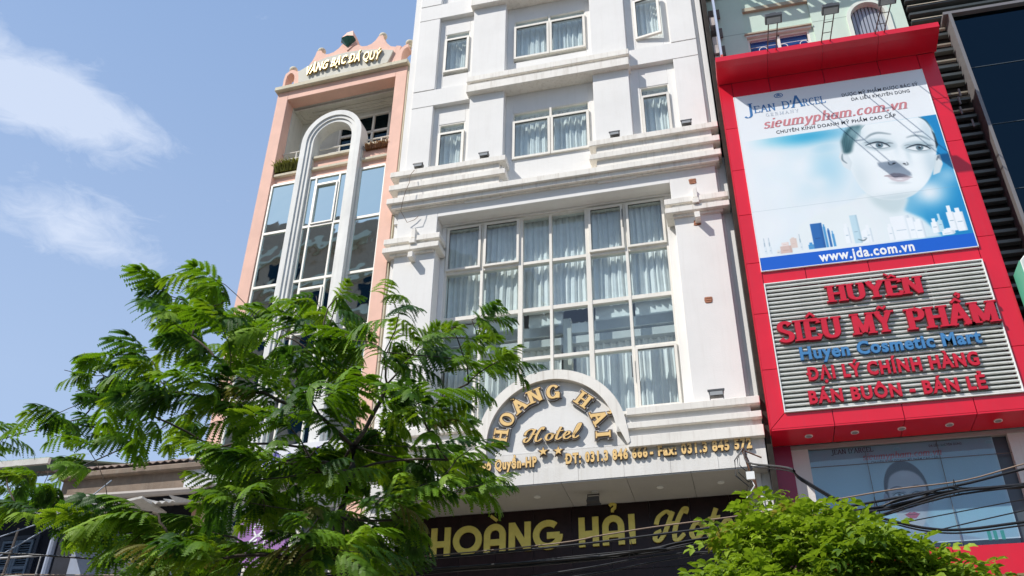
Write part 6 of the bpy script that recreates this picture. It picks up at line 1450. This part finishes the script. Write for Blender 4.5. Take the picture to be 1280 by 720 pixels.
# a neighbouring tree whose outer sprays reach in from the left
TB2 = (-9.6, 8.4, .14)
t2 = thing('neighbour_tree', 'dark feathery sprays of another tree reaching in from the left edge', 'tree', TB2)
N2 = [(-8.05, 8.2, 6.15), (-7.85, 8.2, 5.98), (-8.3, 8.3, 6.05), (-8.5, 8.4, 5.8), (-8.2, 8.3, 5.75), (-8.8, 8.5, 6.3), (-9.2, 8.5, 6.0), (-9.5, 8.5, 6.6), (-10.0, 8.2, 6.4), (-9.0, 8.4, 5.5)]
d2 = grow(t2, N2, [(-9.6, 8.4, .1), (-9.55, 8.4, 2.5), (-9.5, 8.4, 4.6)], [.11, .09, .06], BARK, TB2, rs=9)
for i, c in enumerate(N2):
    for k in range(4):
        az = math.atan2(d2[i].y, d2[i].x) + rr.gauss(0, .8)
        M = Matrix.Translation(-Vector(TB2)) @ Matrix.Translation(Vector(c) - d2[i] * rr.uniform(0, .2)) @ Matrix.Rotation(az, 4, 'Z') @ Matrix.Rotation(rr.uniform(-.5, .3), 4, 'Y') @ Matrix.Scale(rr.uniform(.55, .85), 4)
        o = bpy.data.objects.new('leaf', meshes[rr.randrange(5)]); COL.objects.link(o); o.parent = t2; o.matrix_local = M

BN = [(-0.39, 6.23, 3.53), (-0.18, 5.98, 3.63), (-0.29, 5.79, 3.32), (0.01, 5.9, 3.69), (-0.07, 5.65, 3.38), (0.16, 5.88, 3.75), (0.31, 6.49, 4.03), (0.13, 6.46, 3.77), (0.44, 6.13, 3.82), (0.34, 6, 3.62), (0.55, 5.84, 3.6), (0.65, 5.59, 3.49), (0.78, 5.77, 3.49), (0.94, 6.28, 3.52), (1.09, 6.37, 3.49), (1.12, 5.86, 3.31), (0.7, 6.29, 3.54), (0.5, 6.27, 3.55), (0.25, 6.19, 3.49), (0.85, 6.16, 3.37), (1.3, 6.26, 3.37), (0.04, 5.86, 3.32), (0.43, 6.2, 3.38)]
BB = (.55, 6.1, .14)
bush = thing('leafy_street_tree', 'bright green bushy street tree in front of the hotel sign, low right', 'tree', BB)
BTr = [(.55, 6.1, .1), (.53, 6.1, 1.2), (.50, 6.1, 2.2), (.50, 6.1, 2.75)]
rr = random.Random(23)
extra = [(.45 + rr.uniform(-.7, .6), 6.1 + rr.uniform(-.6, .6), rr.uniform(2.7, 3.3)) for _ in range(30)]
BNA = [(x + .07, y, z - .09) for x, y, z in BN if x > -.15] + [(.39, 6.1, 3.70), (.52, 6.0, 3.70), (.70, 6.1, 3.62), (.30, 6.0, 3.62), (.55, 5.9, 3.55), (.40, 5.8, 3.45), (.75, 5.9, 3.45), (.95, 6.1, 3.42), (.20, 5.9, 3.46), (-.16, 6.1, 3.22), (-.36, 6.2, 3.14), (-.26, 6.0, 3.10), (.9, 5.9, 3.28), (.6, 5.7, 3.3)] + extra
bd_ = grow(bush, BNA, BTr, [.07, .06, .05, .045], BARK, BB, twig=.003, rs=4)
cp = [compound_arrays(s) for s in range(5)]
bt = []
for i, c in enumerate(BNA):
    c = Vector(c); out = c - Vector((.45, 6.1, 3.0))
    for k in range(40):
        dv = Vector((rr.gauss(0, 1), rr.gauss(0, 1), rr.gauss(0, .8))).normalized() * rr.uniform(.03, .17)
        az = math.atan2(out.y + dv.y * 3, out.x + dv.x * 3) + rr.gauss(0, .7)
        M = Matrix.Translation(c + dv - Vector((0, 0, .04))) @ Matrix.Rotation(az, 4, 'Z') @ Matrix.Rotation(rr.uniform(-.6, .5), 4, 'Y') @ Matrix.Rotation(rr.gauss(0, .4), 4, 'X') @ Matrix.Scale(rr.uniform(.7, 1.2), 4)
        bt.append((rr.randrange(5), M))
bt.sort(key=lambda q: -((q[1].translation.z) * 1.0 - .35 * (q[1].translation - camp).length))
bm_ = [[np_mesh('leaf', V, F, m_) for V, F in cp] for m_ in (BUSH, BUSHY, BUSHR)]
Tinv = Matrix.Translation(-Vector(BB))
for k, M in bt[:290]:
    p = M.translation; r_ = rr.random()
    mi_ = 0
    if p.x < -.12: mi_ = 1 if r_ < .40 else (2 if r_ < .46 else 0)
    elif p.x > 1.15: mi_ = 2 if r_ < .2 else 0
    elif r_ < .07: mi_ = 1
    o = bpy.data.objects.new('leaf', bm_[mi_][k]); COL.objects.link(o); o.parent = bush; o.matrix_local = Tinv @ M
joined_instances('foliage', cp, [(k, np.array(Tinv @ M)) for k, M in bt[290:]], BUSH, bush)
yl = [q for q in bt[290:] if rr.random() < .0]

# ================================================================== CABLES
def cable(name, label, pts, r, m_=CABLE, group=None, cat='cable', sub=5, seed=0):
    rr = random.Random(seed); P2 = []
    n = len(pts)
    for i in range(n - 1):
        p0, p1, p2, p3 = [Vector(pts[max(0, min(n - 1, j))]) for j in (i - 1, i, i + 1, i + 2)]
        for k in range(sub):
            t = k / sub; P2.append(0.5 * ((2 * p1) + (-p0 + p2) * t + (2 * p0 - 5 * p1 + 4 * p2 - p3) * t * t + (-p0 + 3 * p1 - 3 * p2 + p3) * t ** 3))
    P2.append(Vector(pts[-1])); mb = MB(); mb.tube(P2, r, 6); return tag(mb.build(name, m_, smooth=True), label, cat, group)
GC = 'overhead street cables'
def C_(pts, dx=0, dy=0, dz=0): return [(x + dx, y + dy, z + dz) for x, y, z in pts]
A = [(-8.15, 9, 4.92), (-6.78, 9, 4.77), (-5.25, 9, 4.62), (-3.93, 9, 4.56), (-2.82, 9, 4.56), (-1.56, 9, 4.6), (-0.74, 9, 4.65), (0.14, 9, 4.71), (1.04, 9, 4.8), (1.55, 9, 4.86), (2.17, 9, 4.95), (2.74, 9, 5.06)]
BRN = [(-2.07, 9, 4.61), (-1.25, 9, 4.68), (-0.73, 9, 4.73), (0.15, 9, 4.79), (0.98, 9, 4.88), (1.53, 9, 4.94), (2.15, 9, 4.98), (2.76, 9, 5.11)]
B = [(-3.57, 9, 4.42), (-2.98, 9, 4.42), (-1.77, 9, 4.45), (-0.8, 9, 4.51), (-0.39, 9, 4.55), (1.1, 9, 4.72), (1.54, 9, 4.8), (1.94, 9, 4.88), (2.17, 9, 4.89), (2.7, 9, 4.91)]
B2 = [(-2.97, 9, 4.26), (-1.57, 9, 4.31), (-0.73, 9, 4.43), (0.08, 9, 4.48), (1.08, 9, 4.64), (1.93, 9, 4.83), (2.7, 9, 4.89)]
LOW = [(0.32, 9, 5.44), (0.59, 9, 5.23), (0.69, 9, 5.12), (1.14, 9, 4.77), (1.47, 9, 4.63), (1.73, 9, 4.55), (2.03, 9, 4.52), (2.61, 9, 4.56)]
T1 = [(1.47, 9, 4.61), (2.66, 9, 4.77)]
T2 = [(1.65, 9, 4.5), (2.64, 9, 4.67)]
BOT = [(-8.17, 9, 4.68), (-6.04, 9, 4.55), (-4, 9, 4.42)]
D1 = [(-8.23, 9, 4.83), (-8.09, 9, 4.92), (-7.46, 9, 5.28), (-6.94, 9, 5.7)]
D2 = [(-8.32, 9, 5.09), (-7.65, 9, 5.27), (-7.26, 9, 5.38)]
U1 = [(-8.78, 9, 6.35), (-8.57, 9, 6.39), (-8.12, 9, 6.47), (-7.29, 9, 6.6), (-6.62, 9, 6.73), (-5.95, 9, 6.85)]
U2 = [(-7.81, 9, 5.77), (-7.45, 9, 5.89), (-6.7, 9, 6.18), (-6.4, 9, 6.34), (-5.54, 9, 6.91)]
ext = lambda p: [(-14.0, 9.0, p[0][2] + .5), (-10.0, 9.0, p[0][2] + .13)] + p if p[0][0] < -6 else p
extr = lambda p: p + [(3.6, 9.0, p[-1][2] + .12), (5.2, 9.0, p[-1][2] + .30), (8.0, 9.0, p[-1][2] + .65)]
cable('street_cable', 'upper black street cable running the whole width over the brass letters', extr(ext(A)), .012, group=GC)
cable('street_cable', 'thin brown cable just above the black ones, crossing the window poster face', extr([(-5.5, 9.0, 4.52)] + BRN), .007, CABLEB, group=GC)
SL = ['thin black strand of the thick cable bundle, crossing the dark sign wall', 'medium black strand of the thick cable bundle', 'thickest black strand of the cable bundle under the brass letters', 'second thin strand twisting through the cable bundle', 'second medium strand twisting through the cable bundle', 'second thick strand of the cable bundle', 'last thin strand running loose along the cable bundle']
for i in range(7):
    r2 = random.Random(50 + i); pts = [(x, y + r2.uniform(-.05, .05), z + r2.uniform(-.028, .028)) for x, y, z in B]
    cable('bundled_cable', SL[i], extr([(-9.5, 9.0, 4.55 + .02 * i), (-6.5, 9, 4.46 + .01 * i)] + pts), .007 + .0025 * (i % 3), group='strands of the thick cable bundle')
for i in range(2):
    r2 = random.Random(70 + i); pts = [(x, y + r2.uniform(-.05, .05), z + r2.uniform(-.03, .03)) for x, y, z in B2]
    cable('sagging_cable', ('lower' if i else 'upper') + ' of the two black cables sagging just below the thick bundle', extr([(-8.5, 9.0, 4.25)] + pts), .009, group='cables sagging below the bundle')
cable('service_cable', 'heavy black cable dropping diagonally from the rusty hotel bracket to the bundle', [(.30, 13.6, 7.40), (.31, 12.4, 6.72)] + LOW[1:-1] + [(2.61, 9, 4.56), (3.5, 9, 4.62), (5, 9, 4.75), (8, 9, 5.0)], .013, group=GC)
cable('service_cable', 'second thinner cable dropping from the rusty hotel bracket', C_([(.32, 13.6, 7.38), (.33, 12.4, 6.70)] + LOW[1:-1] + [(2.61, 9, 4.56), (3.5, 9, 4.6), (5, 9, 4.7), (8, 9, 4.9)], .01, 0, -.03), .008, group=GC)
cable('thin_wire', 'thin black wire rising right across the window poster chin', extr(T1), .0055, group=GC)
cable('thin_wire', 'thin black wire low across the window poster shoulder', extr(T2), .006, group=GC)
cable('thin_wire', 'pale wire along the bottom left under the tree', ext(BOT) , .008, CABLEB, group=GC)
cable('thin_wire', 'wire rising steeply past the blue shutters at bottom left', D1, .007, BLADEB, group=GC)
cable('thin_wire', 'short thin wire across the dark wall above the blue shutters', D2, .006, BLADEB, group=GC)
cable('thin_wire', 'thin wire entering from the left edge against the sky', U1, .008, group=GC)
cable('thin_wire', 'wire slanting up through the tree leaves over the brown roof', U2, .008, group=GC)
# ties on the bundle
for x, z0, z1, lb in ((2.02, 4.84, 4.98, 'wire tie on the cables at the right, in front of the window poster'), (-1.0, 4.44, 4.66, 'wire tie hanging on the cables under the brass script word'), (1.3, 4.70, 4.86, 'wire tie on the cables just above the leafy street tree')): tag(MB().tube([(x, 9.0, z0), (x + .02, 8.96, z1), (x + .05, 9.02, z0 + .02)], .005, 5).build('cable_tie', CABLE), lb, 'cable tie', 'wire ties on the cables')
# rusty bracket with coiled ends on the hotel corner
br = thing('cable_bracket', 'rusty bracket with looped cable ends at the right end of the canopy fascia', 'bracket', (.45, 13.8, 6.9))
a = MB(); a.tube([(-.16, -.05, .62), (-.05, .05, .1), (.06, .2, -.5)], .028, 5); a.tube([(-.20, -.06, .60), (.10, 0, .46)], .012, 5); a.build('arm', mat('rust', (.20, .09, .05), .9, var=.4, vscale=20), br)
a = MB()
for k, (w_, h_) in enumerate(((.20, .62), (.14, .55), (.10, .40))):
    a.tube([(-.16, -.08, .60), (-.16 - w_ * .7, -.10, .60 - h_ * .3), (-.16 - w_ * .75, -.1, .60 - h_ * .7), (-.12 - w_ * .1, -.1, .60 - h_), (-.06, -.08, .5 - h_ * .6), (-.14, -.08, .56)], .011 - .002 * k, 6)
a.build('cable_loop', CABLE, br)
a = MB(); a.tube([(-.10, -.1, .1), (-.06, -.12, -.02), (-.14, -.12, -.12), (-.2, -.1, -.2)], .008, 5); a.box(-.16, -.04, -.14, -.10, .08, .20); a.build('connector', PELM, br)
